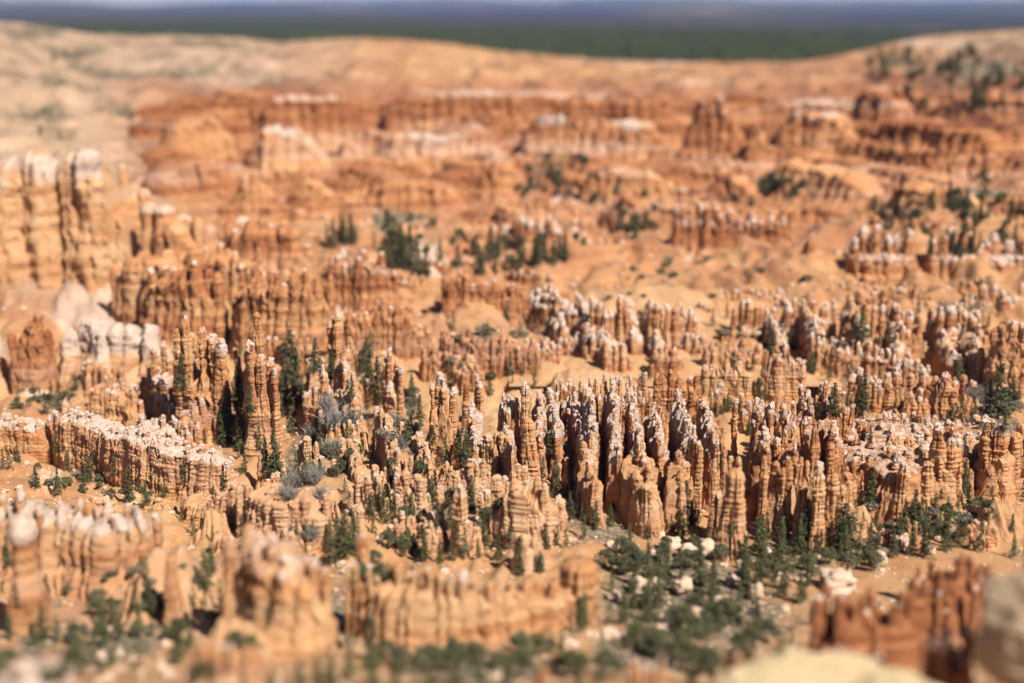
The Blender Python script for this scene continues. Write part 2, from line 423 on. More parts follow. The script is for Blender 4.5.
def wall_mesh(P, z0, ht, cw, thick, flare, rough, cap, red, tal, det, org, topn=0.3):
    """P: (n,2) path points, z0 ground, ht height at each"""
    n = len(P)
    seg = np.linalg.norm(np.diff(P, axis=0), axis=1); u = np.concatenate([[0], np.cumsum(seg)])
    L = u[-1]
    tan = np.gradient(P, u, axis=0); tan /= np.linalg.norm(tan, axis=1)[:, None]
    nor = np.stack([tan[:, 1], -tan[:, 0]], -1)
    dm = P[-1] - P[0]; nm = np.array([dm[1], -dm[0]])
    if nm[1] > 0 or (abs(nm[1]) < 0.25 * abs(nm[0]) and nm[0] < 0): nor = -nor          # front side, or the sunny side
    if nm[1] > 0 and abs(nm[1]) < 0.25 * abs(nm[0]) and nm[0] > 0: nor = -nor
    endw = thick * 1.2
    ends = np.sqrt(np.clip(np.minimum(u, L - u) / endw, 0.0, 1))
    sd = rng.uniform(0, 300)
    def cell(c):
        k = np.floor(c); f = c - k
        hs = _h(k.astype(np.int64), np.full(k.shape, int(sd)), np.full(k.shape, 3))
        return f, hs
    cu0 = u / cw + 0.55 * vn(u / cw * .6 + sd, 1.5)
    f0_, hs0 = cell(cu0); f1_, hs1 = cell(cu0 * 2.3 + 5)
    gap = 1 - np.clip(np.minimum(f0_, 1 - f0_) / 0.16, 0, 1)
    gap1 = 1 - np.clip(np.minimum(f1_, 1 - f1_) / 0.2, 0, 1)
    hh = ht * (1 - topn * (0.28 + 0.28 * hs0) - topn * 0.6 * gap ** 1.5 - topn * .30 * gap1 - topn * .16 * hs1) * (0.35 + 0.65 * ends)
    hmax = float(np.max(ht))
    nh = int(np.clip(hmax / det, 8, 84))
    tv = np.concatenate([np.linspace(0, 1, nh), np.linspace(1, 0, max(6, nh // 2))[1:]])
    side = np.concatenate([np.ones(nh), -np.ones(max(6, nh // 2) - 1)])
    U, TV = np.meshgrid(np.arange(n), tv, indexing='ij'); SI = np.broadcast_to(side, U.shape)
    uu = u[U]; H2 = hh[U]; z = z0[U] + TV * H2
    prof = thick * (1 + flare * (1 - TV) ** 2.4 - 0.15 * TV)
    prof = prof * np.sqrt(np.clip(1 - np.clip((TV - 0.90) / 0.10, 0, 1) ** 2, 0.0, 1))
    zz_ = z + 0.45 * vn(P[U][..., 0] / 7., P[U][..., 1] / 7., 0.5)
    cc = cu0[U] + (0.22 if cw < 8 else 0.07) * vn(zz_ / 16., uu / (cw * 2), SI * 3.0) + (SI < 0) * 0.4
    f, hs = cell(cc); flute = np.sqrt(np.clip(1 - (2 * f - 1) ** 2, 0, 1)) - 0.62 + 0.35 * hs
    f, hs2 = cell(cc * 2.6 + (0.25 if cw < 8 else 0.08) * vn(zz_ / 5., uu / cw)); fl2 = np.sqrt(np.clip(1 - (2 * f - 1) ** 2, 0, 1)) - 0.62 + 0.3 * hs2
    cm = (0.22 + 0.78 * sm(0.0, 0.30, TV)) * (1 - sm(0.95, 1.0, TV))
    head = sm(.5, .95, TV)
    off = prof + cm * (cw * (0.72 if thick > 5.5 and det < .9 and P[:, 1].mean() < 385 else 0.52) * flute + cw * 0.17 * fl2) + (0.12 * min(cw, 7.0) + 1.75 * min(cw, 4.5) / 3.5) * rough * cm * (1 + .5 * head) * (strata(zz_) + 0.5 * strata(zz_, 7.0 + 5 * np.abs(hs))) \
        + rough * det / .5 * 0.22 * fbm(uu / 0.9 + sd, zz_ / 0.7, SI * 4.0, 3) * (0.3 + 0.9 * cm) + min(cw, 4.0) * .12 * fbm(uu / 3.5 + sd, zz_ / 3.5, SI * 2, 2) * cm
    off = np.maximum(off * (0.25 + 0.75 * ends[U]), 0.02)
    cu = 0.35 * min(cw, 4.0) * vn(uu / cw * 2.3 + 40 + sd, z / 3.0, SI)                # breaks the straight rows of columns
    XY = P[U] + nor[U] * (off * SI)[..., None] + tan[U] * (cu * cm)[..., None]
    V = np.concatenate([XY - np.array(org[:2]), (z - org[2])[..., None]], -1).reshape(-1, 3)
    cm_ = 1.15 * cw
    w = cap * (1 - sm(cm_ * .3, cm_ * 1.5, np.maximum(ht[U] * (1 - .35 * topn) - TV * H2, 0) + (1 - ends[U]) * cm_)) * np.ones_like(uu)
    if det > 1: w = w * np.clip(.65 + 1.2 * vn(uu / 14., z / 5., 4.0), 0, 1.3)
    r_ = red + 0.25 * vn(z / 6., uu / 40., 0)
    tl = tal * (1 - sm(0.12, 0.5, TV))
    a = np.stack([w, r_, tl + 0 * w], -1).reshape(-1, 3)
    return make_mesh('wall', V, grid_quads(n, len(tv)), None, ROCK, {'rk': np.clip(a, 0, 1)}, smooth=det > .6)

EMP = lambda name, loc: link(name, None, None, loc)
NREF = {}
def formation(kind, cat, label, pts, group=None, cw=10, cap=0.4, red=0.35, tal=0.6, wall=0.78, thick=None, flare=1.0, rows=1,
              pin=1.0, hj=0.14, rough=1.0, caps=0.5, topn=0.3, taper=0.25, depth=None, det=None, pilek=1.0, wedge=0.0, skirt=True, rad=1.0, ztop=None):
    """pts: (px, base row, top row) along the crest, left to right"""
    G = []
    for k, (x, b, tp) in enumerate(pts):
        if depth is None: X, Y = pix_ground(x, b)
        else:
            Y = depth[k] if hasattr(depth, '__len__') else depth
            X = ray(x, b)[0] * Y
        zt = ZC + Y * ray(x, tp)[1]
        G.append((X, Y, zt))
    G = np.array(G)
    Ym = G[:, 1].mean(); ppm = F / Ym
    if Ym < 760 and cw < 30: cw = cw * (0.68 if Ym > 385 else 0.66)
    cwm = cw / ppm
    if det is None: det = 0.46 if 385 < Ym < 560 else (0.7 if Ym < 700 else 1.3)
    if thick is None: thick = cwm * 0.9
    seg = np.concatenate([[0], np.cumsum(np.linalg.norm(np.diff(G[:, :2], axis=0), axis=1))])
    L = max(seg[-1], 0.1)
    mid = G[len(G) // 2]
    zg = float(base_z(mid[0], mid[1]))
    org = (float(np.interp(L / 2, seg, G[:, 0])), float(np.interp(L / 2, seg, G[:, 1])), 0.0)
    org = (org[0], org[1], float(base_z(org[0], org[1])))
    E = EMP(kind, org); tag(E, label, cat, group)
    if wall > 0 and len(pts) > 1:
        n = max(6, int(L / (det * 0.9)))
        s = np.linspace(0, L, n)
        P = np.stack([np.interp(s, seg, G[:, 0]), np.interp(s, seg, G[:, 1])], -1)
        dd = (G[-1, :2] - G[0, :2]); dd = dd / np.linalg.norm(dd)
        P += (cwm * 0.6 * vn(s / (cwm * 3), 5.5 + rng.uniform(0, 50)))[:, None] * np.array([-dd[1], dd[0]])
        zt = np.interp(s, seg, G[:, 2]); zb = base_z(P[:, 0], P[:, 1]) - 2.0
        ht = np.maximum((zt - zb) * wall, 1.5)
        me = wall_mesh(P, zb, ht, cwm, thick, flare, rough, cap, red, tal, det, org, topn)
        link('wall', me, E)
    if pin > 0:
        m = max(1, int(round(L / (cwm * 0.95) * pin))) * rows
        m = min(m, 95)
        for k in range(m):
            row_ = k % rows
            if len(pts) == 1: s = 0
            else: s = (k + 0.5 + rng.uniform(-.3, .3)) / m * L
            X = np.interp(s, seg, G[:, 0]); Y = np.interp(s, seg, G[:, 1]); zt = np.interp(s, seg, G[:, 2])
            r = cwm * 0.5 * rng.uniform(0.75, 1.2) * rad
            if len(pts) > 1:
                dd = (G[-1, :2] - G[0, :2]); dd = dd / np.linalg.norm(dd); nn_ = np.array([dd[1], -dd[0]])
                if nn_[1] > 0: nn_ = -nn_
                jit = -rng.uniform(-0.9, 0.5) * thick * 0.8 + row_ * thick * 0.9
                X += nn_[0] * jit; Y += nn_[1] * jit
            zb = float(base_z(X, Y)) - 1.5
            hfac = 1 - hj * abs(rng.normal()) - row_ * 0.20 * rng.uniform(0.6, 1.4)
            h = max((zt - zb) * max(hfac, 0.35), 2.0)
            if len(pts) == 1: h = zt - zb
            fl = flare * (0.9 if wall > 0 else 1.0)
            me = pinnacle_mesh(X, Y, zb, h, r, el=rng.uniform(1.0, 1.5), ang=rng.uniform(-.3, .3), flare=fl, rough=rough,
                               cap=cap * rng.uniform(.6, 1.3), red=red, det=det, taper=taper * rng.uniform(.6, 1.5), tal=tal, wedge=wedge, pilek=pilek, capm=1.15 * cwm)
            o = link('pinnacle', me, E, (X - org[0], Y - org[1], zb - org[2]))
            if rng.uniform() < caps and Ym < 760:
                kn = int(rng.integers(3, 7)) if 380 < Ym < 600 else 3
                rc = min(r * (1 - taper * 0.5) * rng.uniform(0.7, 1.0), 1.9)
                v, f = knobs(kn, rc, rc * 1.1, 2 if Ym < 600 else 1)
                me = make_mesh('cap_rock', v, None, f, CAPM, smooth=det > .6)
                link('cap_rock', me, o, (0, 0, h - rc * 0.75))
    return E

def cone_mound(kind, cat, label, px, b, tp, halfpx, group=None, white=0.2, red=0.2, ridge=0.3, depth=None):
    """smooth sandy cone of eroded debris with rills"""
    if depth is None: X, Y = pix_ground(px, b)
    else: Y = depth; X = ray(px, b)[0] * Y
    zt = ZC + Y * ray(px, tp)[1]; zb = float(base_z(X, Y)) - 2
    h = max(zt - zb, 3); R = halfpx / F * Y * 1.15
    nx, ny = 84, 70
    gx, gy = np.meshgrid(np.linspace(-1.25, 1.25, nx), np.linspace(-1.25, 1.25, ny))
    sd = rng.uniform(0, 99)
    crest = 0.62 + 0.38 * np.cos(gx * 1.5) - .12 * np.abs(vn(gx * 3 + sd, 1.0))        # height along the ridge
    qx = np.maximum(np.abs(gx + 0.12 * vn(gy * 3 + sd, 2.)) - ridge, 0) / (1 - ridge * .7)
    d = np.sqrt(qx ** 2 + gy ** 2 + 0.006) * (1 + 0.25 * vn(gx * 1.6 + sd, gy * 1.6))
    spur = np.abs(vn(gx * 3.4 + sd + .5 * gy, gy * 1.1 + 5)); spur2 = np.abs(vn(gx * 10 + sd + gy, gy * 2.6 + 5))
    z = h * (crest * (1 - d) - (0.24 * spur + 0.17 * spur2 + 0.06 * np.abs(vn(gx * 24 + sd + gy * 2, gy * 4))) * np.clip(np.sin(np.pi * np.clip(d, 0, 1)), 0, 1)) + 0.6 * fbm(gx * R / 3.5 + sd, gy * R / 3.5, 0, 4)
    z = np.maximum(z, -3.0)
    rr = np.clip(d, 0, 1)
    nr, na = ny, nx
    V = np.stack([gx * R, gy * R * 1.7, z], -1).reshape(-1, 3)
    w = white * (1 - sm(0.15, 0.9, rr))
    a = np.stack([w, red + 0 * rr, np.ones_like(rr)], -1).reshape(-1, 3)
    me = make_mesh(kind, V, grid_quads(nr, na), None, ROCK, {'rk': a})
    o = link(kind, me, None, (X, Y, zb)); tag(o, label, cat, group)
    return o

def boulder(label, px, b, wpx, hpx, mat, group=None, depth=None, level=4, kind='boulder', sink=0.3, rough=0.25, cat='boulder', yk=0.9):
    if depth is None: X, Y = pix_ground(px, b)
    else: Y = depth; X = ray(px, b)[0] * Y
    ppm = F / Y
    rx, rz = wpx / ppm / 2, hpx / ppm / 2
    v0, f0 = ico(level); sd = rng.uniform(0, 99)
    sq = np.sign(v0) * np.abs(v0) ** 0.8
    nn = 1 + rough * fbm(v0[:, 0] * 1.3 + sd, v0[:, 1] * 1.3, v0[:, 2] * 1.3, 4)
    lay = 1 + 0.04 * vn(v0[:, 2] * 9 + sd, 0.0)
    v = sq * (nn * lay)[:, None] * np.array([rx, rx * yk, rz])
    me = make_mesh(kind, v, None, f0, mat)
    if depth is None: zb = float(base_z(X, Y)) + rz * (1 - sink)
    else: zb = ZC + Y * ray(px, b)[1] + rz * (1 - sink)
    o = link(kind, me, None, (X, Y, zb), rz=rng.uniform(0, 0.6)); tag(o, label, cat, group)
    return o
#@@FORMATIONS
exec_marker = None

def fin(label, pts, **kw): return formation('rock_fin', 'rock fin', label, pts, **kw)
def spires(label, pts, **kw): return formation('hoodoo_cluster', 'hoodoo cluster', label, pts, **kw)
def hoodoo(label, x, b, tp, w, **kw):
    kw.setdefault('cap', .4); kw.setdefault('flare', .9)
    return formation('hoodoo', 'hoodoo', label, [(x, b, tp)], cw=w, wall=0, **kw)
def cliff(label, pts, **kw): return formation('cliff', 'cliff', label, pts, **kw)

# ---- foreground, out of focus -----------------------------------------
fin('long pale orange blurred fin in the bottom centre of the view', [(345, 632, 562), (362, 632, 545), (385, 634, 556), (430, 642, 566), (470, 640, 575), (505, 636, 578), (540, 628, 575), (575, 622, 566)],
    cw=17, cap=.35, red=.25, tal=.3, wall=.86, caps=.3, pin=1.3, hj=.09, topn=.3, thick=6, flare=.4)
hoodoo('thick square-shouldered tower at the right end of the long blurred fin', 578, 622, 562, 34, taper=.12, flare=.1, cap=.25, red=.3, caps=0, pilek=.3)
hoodoo('flat-topped block crowned by a white slab at the blurred fin\'s left end', 365, 628, 536, 28, cap=.4, red=.45, caps=1, taper=.15, pilek=.3, flare=.3)
fin('pinkish capped fin stepping down rightwards in the lower left', [(236, 640, 515), (262, 645, 520), (290, 648, 536), (318, 650, 553), (340, 652, 572)],
    cw=22, cap=.5, red=.25, tal=.4, wall=.9, caps=.5, topn=.2, thick=7, flare=.8)
cone_mound('sand_cone', 'sand slope', 'smooth sandy cone below the white crest in the lower left', 172, 606, 530, 74, white=.35, red=.12, ridge=.15)
cone_mound('sand_cone', 'sand slope', 'smooth tan sand slope under the pink capped rocks at far left', 84, 578, 508, 62, white=.1, red=.12, ridge=.3)
cone_mound('sand_cone', 'sand slope', 'small pale sandy cone at the bottom edge left of centre', 235, 660, 606, 48, white=.1, red=.3)
fin('row of pinkish white popcorn rocks above the smooth sand slopes', [(-12, 585, 492), (25, 588, 490), (60, 590, 492), (90, 590, 500), (118, 592, 500), (145, 590, 496), (168, 588, 512)],
    cw=17, cap=.85, red=.35, tal=.3, wall=.92, caps=.9, topn=.25, thick=6)
hoodoo('pink and orange knobbly column at the far left edge foreground', 30, 628, 522, 30, cap=.6, red=.45)
hoodoo('squat rust coloured block between the pink popcorn rocks', 94, 590, 503, 22, cap=.2, red=.7, caps=0)
hoodoo('stubby orange outcrop on the face of the sandy cone', 176, 626, 556, 18, cap=.2, red=.5, flare=1.2)
spires('pale pink lumpy rocks in the bottom left corner', [(-14, 715, 655), (20, 718, 650), (55, 722, 660), (85, 724, 668)], cw=26, cap=.95, red=.3, tal=.4, wall=.9, caps=.9, thick=6)
spires('low blurred orange stubs along the bottom edge at centre left', [(190, 705, 640), (225, 708, 636), (270, 705, 645)], cw=24, cap=.4, red=.3, tal=.6, wall=.6, caps=.3)
fin('dark rusty red fins rising behind the yellow ledge, lower right', [(806, 668, 592), (835, 670, 582), (862, 668, 585), (888, 668, 588), (915, 664, 578)],
    cw=17, cap=.25, red=1.0, tal=.1, wall=.72, caps=.35, pin=1.8, topn=.45, thick=5, flare=.25)
spires('jagged red brown spires left of the big round boulder', [(905, 652, 562), (925, 648, 553), (945, 645, 545), (965, 640, 550), (985, 636, 562)],
    cw=14, cap=.3, red=1.0, tal=.1, wall=.8, caps=.35, rows=2, topn=.4, thick=6, flare=.6)
fin('dark red columns with white heads beside the big round boulder', [(912, 722, 628), (930, 722, 622), (950, 720, 620), (972, 718, 624)],
    cw=16, cap=.65, red=1.0, tal=0, wall=.85, caps=.8, thick=5, flare=.3)
spires('white and pink lumps at the foot of the red fins', [(820, 700, 650), (845, 702, 640), (870, 702, 640), (893, 702, 652)], cw=18, cap=1, red=.4, wall=.8, caps=.8, thick=4)
spires('pinkish heads poking up at the bottom edge right of centre', [(628, 715, 658), (645, 712, 648), (662, 714, 656)], cw=18, cap=.6, red=.5, wall=.5, caps=.7)
spires('lone orange outcrop with pale top above the yellow ledge', [(722, 690, 640), (742, 692, 630), (760, 694, 645)], cw=18, cap=.5, red=.5, wall=.7, caps=.6)
spires('small rust coloured rocks at the bottom edge below the fin', [(528, 712, 664), (548, 712, 658)], cw=20, cap=.2, red=.7, wall=.7, caps=.2)
boulder('huge round beige boulder cut off by the right edge', 1030, 668, 124, 116, CREAM, depth=225, level=6, rough=.17, sink=.1)
boulder('broad yellow rock ledge along the bottom right edge', 812, 724, 200, 56, YELLOW, depth=233, level=6, rough=.2, cat='rock ledge', kind='rock_ledge', sink=.0)
boulder('flat yellow slab between the ledge and the big round boulder', 898, 722, 100, 46, YELLOW, depth=222, level=5, rough=.2, cat='rock ledge', kind='rock_ledge', sink=0)
hoodoo('dark narrow spire cut off by the right edge above the boulder', 1030, 600, 466, 26, depth=330, cap=.3, red=1.0, flare=.2, caps=.3)

# ---- main band, in focus ----------------------------------------------
fin('white capped wall of ledged columns at the far left', [(-20, 462, 412), (0, 463, 414), (22, 464, 414), (42, 466, 420), (55, 466, 414)],
    cw=10, cap=.85, red=.35, tal=.3, wall=.97, caps=.85, hj=.06, topn=.12, thick=5, flare=.15)
fin('long white capped wall stepping down rightwards in the left half', [(60, 470, 410), (82, 474, 408), (100, 478, 414), (125, 486, 424), (148, 494, 424), (160, 498, 432), (185, 503, 440), (210, 507, 446), (238, 508, 456)],
    cw=11, cap=.85, red=.4, tal=.2, wall=.96, caps=.9, pin=1.3, hj=.07, topn=.15, thick=5, flare=.2, rough=1.1)
fin('bare orange ledged wall continuing right of the long white capped wall', [(246, 538, 480), (270, 545, 484), (295, 550, 490), (318, 552, 492), (330, 550, 500)],
    cw=16, cap=.1, red=.2, tal=.1, wall=.97, caps=.1, topn=.1, hj=.05, thick=7, flare=.2)
fin('low orange ledge under the long white capped wall', [(186, 522, 486), (215, 528, 492), (240, 532, 478), (262, 530, 480)], cw=14, cap=.15, red=.2, tal=.6, wall=.95, caps=.1, thick=5)
cone_mound('sand_cone', 'sand slope', 'pale sandy cone leaning on the foot of the left wall', 52, 490, 464, 34, white=.5, red=.1)
cone_mound('sand_cone', 'sand slope', 'small bright sandy cone below the long white capped wall', 142, 510, 484, 28, white=.45, red=.1)
cone_mound('sand_cone', 'sand slope', 'tan sandy cone under the bare orange ledged wall', 215, 540, 504, 26, white=.1, red=.1)
spires('pair of tall tapering hoodoos with pale shoulders, left of centre', [(190, 442, 326), (204, 444, 308), (218, 444, 330), (232, 446, 345)], cw=17, cap=.35, red=.4, tal=.5, wall=.62, caps=.3, hj=.05, flare=1.1, thick=7)
hoodoo('white shouldered hoodoo leaning right of the tapering pair', 226, 448, 342, 17, cap=.8, red=.3, caps=1)
spires('slender capped hoodoo pair standing left of the tapering hoodoos', [(160, 428, 345), (172, 430, 340), (184, 430, 352)], cw=13, cap=.8, red=.45, tal=.3, wall=.7, caps=.9, hj=.06, flare=.8)
spires('triple hoodoo tower with a bright white neck, left of centre', [(252, 458, 340), (264, 460, 330), (276, 460, 350), (288, 458, 378)], cw=15, cap=.6, red=.45, tal=.4, wall=.7, caps=.6, hj=.06, flare=1.0, thick=6)
hoodoo('broad orange spire directly behind the triple hoodoo tower', 262, 432, 312, 20, cap=.2, red=.5)
spires('pair of square headed columns right of the triple tower', [(306, 448, 370), (320, 450, 362), (336, 450, 368)], cw=15, cap=.5, red=.4, tal=.5, wall=.75, caps=.5, flare=.8)
spires('orange tower with white crusted right flank, left centre', [(328, 410, 320), (342, 410, 308), (354, 412, 340)], cw=14, cap=.6, red=.5, tal=.4, wall=.65, caps=.5, hj=.06)
spires('white flecked low crest right of the square headed columns', [(340, 440, 380), (352, 444, 392), (364, 448, 408)], cw=10, cap=.9, red=.3, tal=.4, wall=.8, caps=.9)
spires('low knobbly orange rocks under the white tapering pair', [(110, 432, 392), (128, 434, 384), (146, 436, 398)], cw=13, cap=.3, red=.35, wall=.8, caps=.4, tal=.3)
fin('stacked orange slabs with pale tops above the left wall', [(92, 420, 382), (108, 422, 372), (122, 422, 376), (138, 420, 388)], cw=12, cap=.4, red=.4, wall=.9, caps=.5)
spires('low white flecked crest above the step in the left wall', [(140, 452, 412), (160, 456, 414), (180, 458, 418), (200, 462, 424)], cw=8, cap=.9, red=.3, wall=.85, caps=.9, thick=4)
spires('narrow dark flanked spires between the left hoodoo groups', [(236, 424, 336), (244, 426, 352)], cw=10, cap=.3, red=.5, wall=.4, caps=.3)
spires('orange spire pair with pale tips left of the centre grove', [(386, 428, 355), (396, 430, 345), (406, 432, 372)], cw=11, cap=.7, red=.4, tal=.4, wall=.65, caps=.6, hj=.08)
hoodoo('small banded pillar with a white tip below the centre grove', 378, 462, 408, 11, cap=.9, red=.35, caps=1)
hoodoo('tiny stacked stone pillar standing among grey scrub, left centre', 400, 450, 428, 6, cap=.7, red=.1, caps=1, flare=.3)
hoodoo('tiny orange pillar just left of the stacked stone pillar', 389, 455, 430, 7, cap=.1, red=.5, caps=0, flare=.5)
spires('massive cake shaped hoodoo with a white crown at centre left', [(430, 460, 384), (440, 462, 374), (450, 462, 382), (458, 462, 400)], cw=13, cap=.9, red=.3, tal=.2, wall=.85, caps=1, hj=.04, thick=6, flare=.35)
hoodoo('short dark flanked spire right of the cake shaped hoodoo', 466, 440, 384, 9, cap=.6, red=.7)
spires('twin slim hoodoos with white tops right of the cake hoodoo', [(474, 428, 374), (482, 430, 378)], cw=9, cap=.9, red=.35, wall=.6, caps=.9, tal=.2)
fin('white spiked crest on the stepped rocks at the centre', [(496, 470, 402), (508, 472, 390), (520, 474, 386), (530, 474, 392)], cw=8, cap=.95, red=.3, wall=.9, caps=.95, tal=.1, hj=.12, thick=5)
hoodoo('tall snow white topped column at the centre left of the dense wall', 524, 482, 385, 12, cap=1, red=.25, caps=1)
fin('stepped orange rock stairs below the white spiked crest', [(480, 486, 436), (498, 488, 428), (514, 490, 432)], cw=11, cap=.3, red=.15, wall=.9, caps=.4, tal=.2)
hoodoo('orange pyramid shaped hoodoo below the snow white column', 530, 506, 420, 20, cap=.15, red=.25, caps=0, flare=1.3)
# the dense centre wall
spires('back row of white topped spikes in the dense centre wall', [(548, 442, 378), (572, 444, 376), (598, 444, 376), (622, 444, 374), (648, 444, 372)],
    cw=8, cap=1, red=.5, wall=.8, caps=.95, rows=2, tal=.1, hj=.1, thick=5, topn=.5)
spires('ledged columns with a flat white slab below the centre wall', [(664, 520, 440), (682, 520, 446), (698, 522, 440)], cw=13, cap=.4, red=.4, wall=.8, caps=.3, tal=.2, flare=.4)
fin('orange block fin with square top behind the dense wall', [(650, 440, 372), (666, 440, 366), (684, 440, 372), (700, 440, 376)], cw=12, cap=.25, red=.65, wall=.95, caps=.3, topn=.2)
hoodoo('tall fat orange tower standing forward right of centre', 732, 556, 468, 30, cap=.15, red=.3, caps=0, flare=.35, taper=.3, rough=.8, tal=.6)
spires('ragged spires leaning on the back of the fat orange tower', [(708, 538, 446), (722, 540, 440), (738, 540, 452)], cw=13, cap=.5, red=.35, wall=.6, caps=.4, flare=.5)
hoodoo('thin isolated white headed needle right of the dense wall', 733, 482, 400, 8, cap=.95, red=.3, caps=1, flare=.4)
fin('tall banded columns with white beads on top right of the needle', [(748, 500, 410), (762, 502, 398), (778, 504, 396), (795, 506, 392), (806, 506, 400)],
    cw=11, cap=.7, red=.45, wall=.92, caps=.8, rows=2, tal=.1, topn=.3, thick=6, flare=.3)
fin('fluted orange buttress below the banded columns right of centre', [(758, 530, 448), (775, 532, 444), (792, 534, 446)], cw=13, cap=.2, red=.4, wall=.95, caps=.2, tal=.1, flare=.1, thick=7)
hoodoo('pillar with a rounded white head in front of the dark fins', 816, 548, 466, 20, cap=.6, red=.25, caps=1, flare=.6, tal=.4)
fin('tall ragged brown ridge with white specks right of centre', [(806, 488, 396), (822, 490, 378), (838, 490, 384), (852, 492, 412)], cw=10, cap=.45, red=.45, wall=.9, caps=.5, rows=2, tal=.1, thick=8)
spires('massive overhanging orange fin with white speckled top at right', [(926, 512, 424), (942, 514, 418), (958, 514, 422)], cw=20, cap=.6, red=.45, wall=.9, caps=.7, wedge=.5, thick=10, flare=.3, taper=-.05)
fin('thick ledged buttresses near the right edge above the pines', [(972, 504, 422), (988, 504, 418), (1004, 500, 424)], cw=18, cap=.4, red=.45, wall=.95, caps=.4, flare=.2, thick=9, taper=0)
fin('pair of square columns touching the right edge, in focus', [(1014, 478, 424), (1030, 478, 420), (1046, 478, 420)], cw=15, cap=.4, red=.4, wall=.97, caps=.3, flare=.1)
fin('long low ledge speckled white running under the right hand blocks', [(800, 458, 412), (830, 458, 420), (862, 454, 416), (895, 450, 414), (930, 448, 416), (965, 446, 422), (1000, 442, 424)],
    cw=9, cap=.7, red=.3, wall=.92, caps=.75, thick=7, tal=.3, topn=.2)
cone_mound('sand_cone', 'sand slope', 'orange sandy slope at the foot of the right hand wedges', 852, 532, 500, 30, white=0, red=.35)
cone_mound('sand_cone', 'sand slope', 'bright orange sandy slope right of the second wedge fin', 935, 512, 474, 42, white=0, red=.35)
cone_mound('sand_cone', 'sand slope', 'tan sandy slope above the spire at the right edge', 992, 530, 494, 36, white=.1, red=.3)

# fins that run down towards the viewer, sunlit on the right flank
def ridge(where, lst, desc='white crested fin descending towards the viewer', **kw):
    """lst: (px top end, base row, top row, px foot end, base row, top row)"""
    jl = []
    for (x0, b0, t0, x1, b1, t1) in lst:
        e, f_ = rng.uniform(-6, 6), rng.uniform(-8, 8); q_, w_ = rng.uniform(-7, 7), rng.uniform(.75, 1.15)
        h_ = (b0 - t0) * rng.uniform(-.16, .12)
        jl.append((x0 + e, b0 + q_ * .6, t0 - h_, x0 + e + (x1 - x0 + f_) * w_, b0 + (b1 - b0) * w_, t0 + (t1 - t0) * w_ - h_ * .5))
    lst = sorted(jl)
    for k, (x0, b0, t0, x1, b1, t1) in enumerate(lst):
        n = len(lst); nm = 'leftmost' if k == 0 else ('rightmost' if k == n - 1 else ['', 'second', 'third', 'fourth', 'fifth', 'sixth', 'seventh', 'eighth', 'ninth', 'tenth', 'eleventh'][k] + ' from left')
        q = [0, .22, .45, .68, .86, 1]
        bow = rng.uniform(-3, 3)
        pts = [(x0 + (x1 - x0) * a + bow * math.sin(a * 3.1), b0 + (b1 - b0) * a, t0 + (t1 - t0) * (a ** 1.25) + rng.uniform(-3, 3)) for a in q]
        kk = dict(cw=9, cap=.85, red=.4, wall=.93, caps=.75, rows=1, tal=.15, hj=.06, topn=.42, flare=.75, pin=.9); kk.update(kw)
        fin(f'{desc} {where}, {nm}', pts, **kk)
ridge('in the dense centre', [(553, 458, 384, 566, 500, 436), (572, 462, 388, 586, 512, 440), (592, 466, 392, 604, 520, 440), (612, 466, 384, 618, 514, 446), (630, 466, 386, 640, 518, 444),
      (652, 466, 392, 660, 510, 432), (674, 466, 396, 682, 516, 434), (696, 466, 400, 704, 514, 440)])
ridge('below the dense centre', [(588, 510, 446, 596, 540, 486), (622, 514, 446, 636, 542, 482), (644, 512, 446, 658, 540, 486), (668, 514, 452, 676, 536, 486)], desc='smooth orange buttress', cw=13, cap=.2, caps=.1, red=.25, topn=.3, tal=.4, rough=.9)
ridge('right of the thin needle', [(754, 470, 396, 762, 522, 446), (776, 472, 394, 782, 530, 448), (800, 472, 392, 806, 530, 446), (824, 470, 384, 834, 520, 440)], desc='speckled fin with a dark left flank', cw=11, cap=.5, caps=.5, red=.5, flare=.7)
ridge('on the right hand side', [(846, 470, 414, 872, 534, 470), (878, 468, 412, 902, 534, 468), (908, 464, 410, 930, 520, 458), (940, 462, 408, 958, 508, 452), (974, 460, 410, 990, 502, 448)],
      desc='massive wedge fin with shaded left face', cw=15, cap=.55, caps=.6, red=.45, flare=1.0, thick=6.5, topn=.3)
ridge('in the field of tall left hoodoos', [(152, 410, 344, 166, 440, 400), (196, 420, 318, 208, 452, 396), (226, 420, 330, 240, 456, 402), (256, 420, 322, 270, 466, 410), (312, 420, 350, 324, 458, 410), (350, 420, 350, 362, 456, 410)],
      desc='tall tapering fin with pale shoulders', cw=12, cap=.5, caps=.4, red=.4, flare=1.0)
ridge('in the mid distance behind the centre', [(548, 330, 284, 560, 366, 324), (572, 334, 290, 586, 372, 330), (598, 338, 294, 610, 376, 334), (624, 338, 296, 636, 378, 338), (650, 338, 298, 662, 376, 338), (680, 338, 302, 690, 372, 338)],
      desc='pale tipped tapering spur', cw=10, cap=.7, caps=.4, red=.5, flare=1.4, tal=.7)
ridge('in the right middle distance', [(772, 350, 300, 784, 384, 346), (806, 352, 304, 820, 392, 352), (846, 352, 300, 862, 396, 350), (888, 352, 302, 902, 392, 350), (930, 350, 302, 946, 390, 350), (966, 350, 300, 980, 392, 344)],
      desc='pale tipped orange spur', cw=11, cap=.6, caps=.4, red=.45, flare=1.2, tal=.4)
ridge('left of the cake hoodoo', [(352, 470, 420, 360, 504, 462), (384, 468, 410, 392, 500, 456), (412, 474, 424, 420, 506, 462)], desc='cream knobbly spur', cw=9, cap=.4, caps=.4, red=.1)
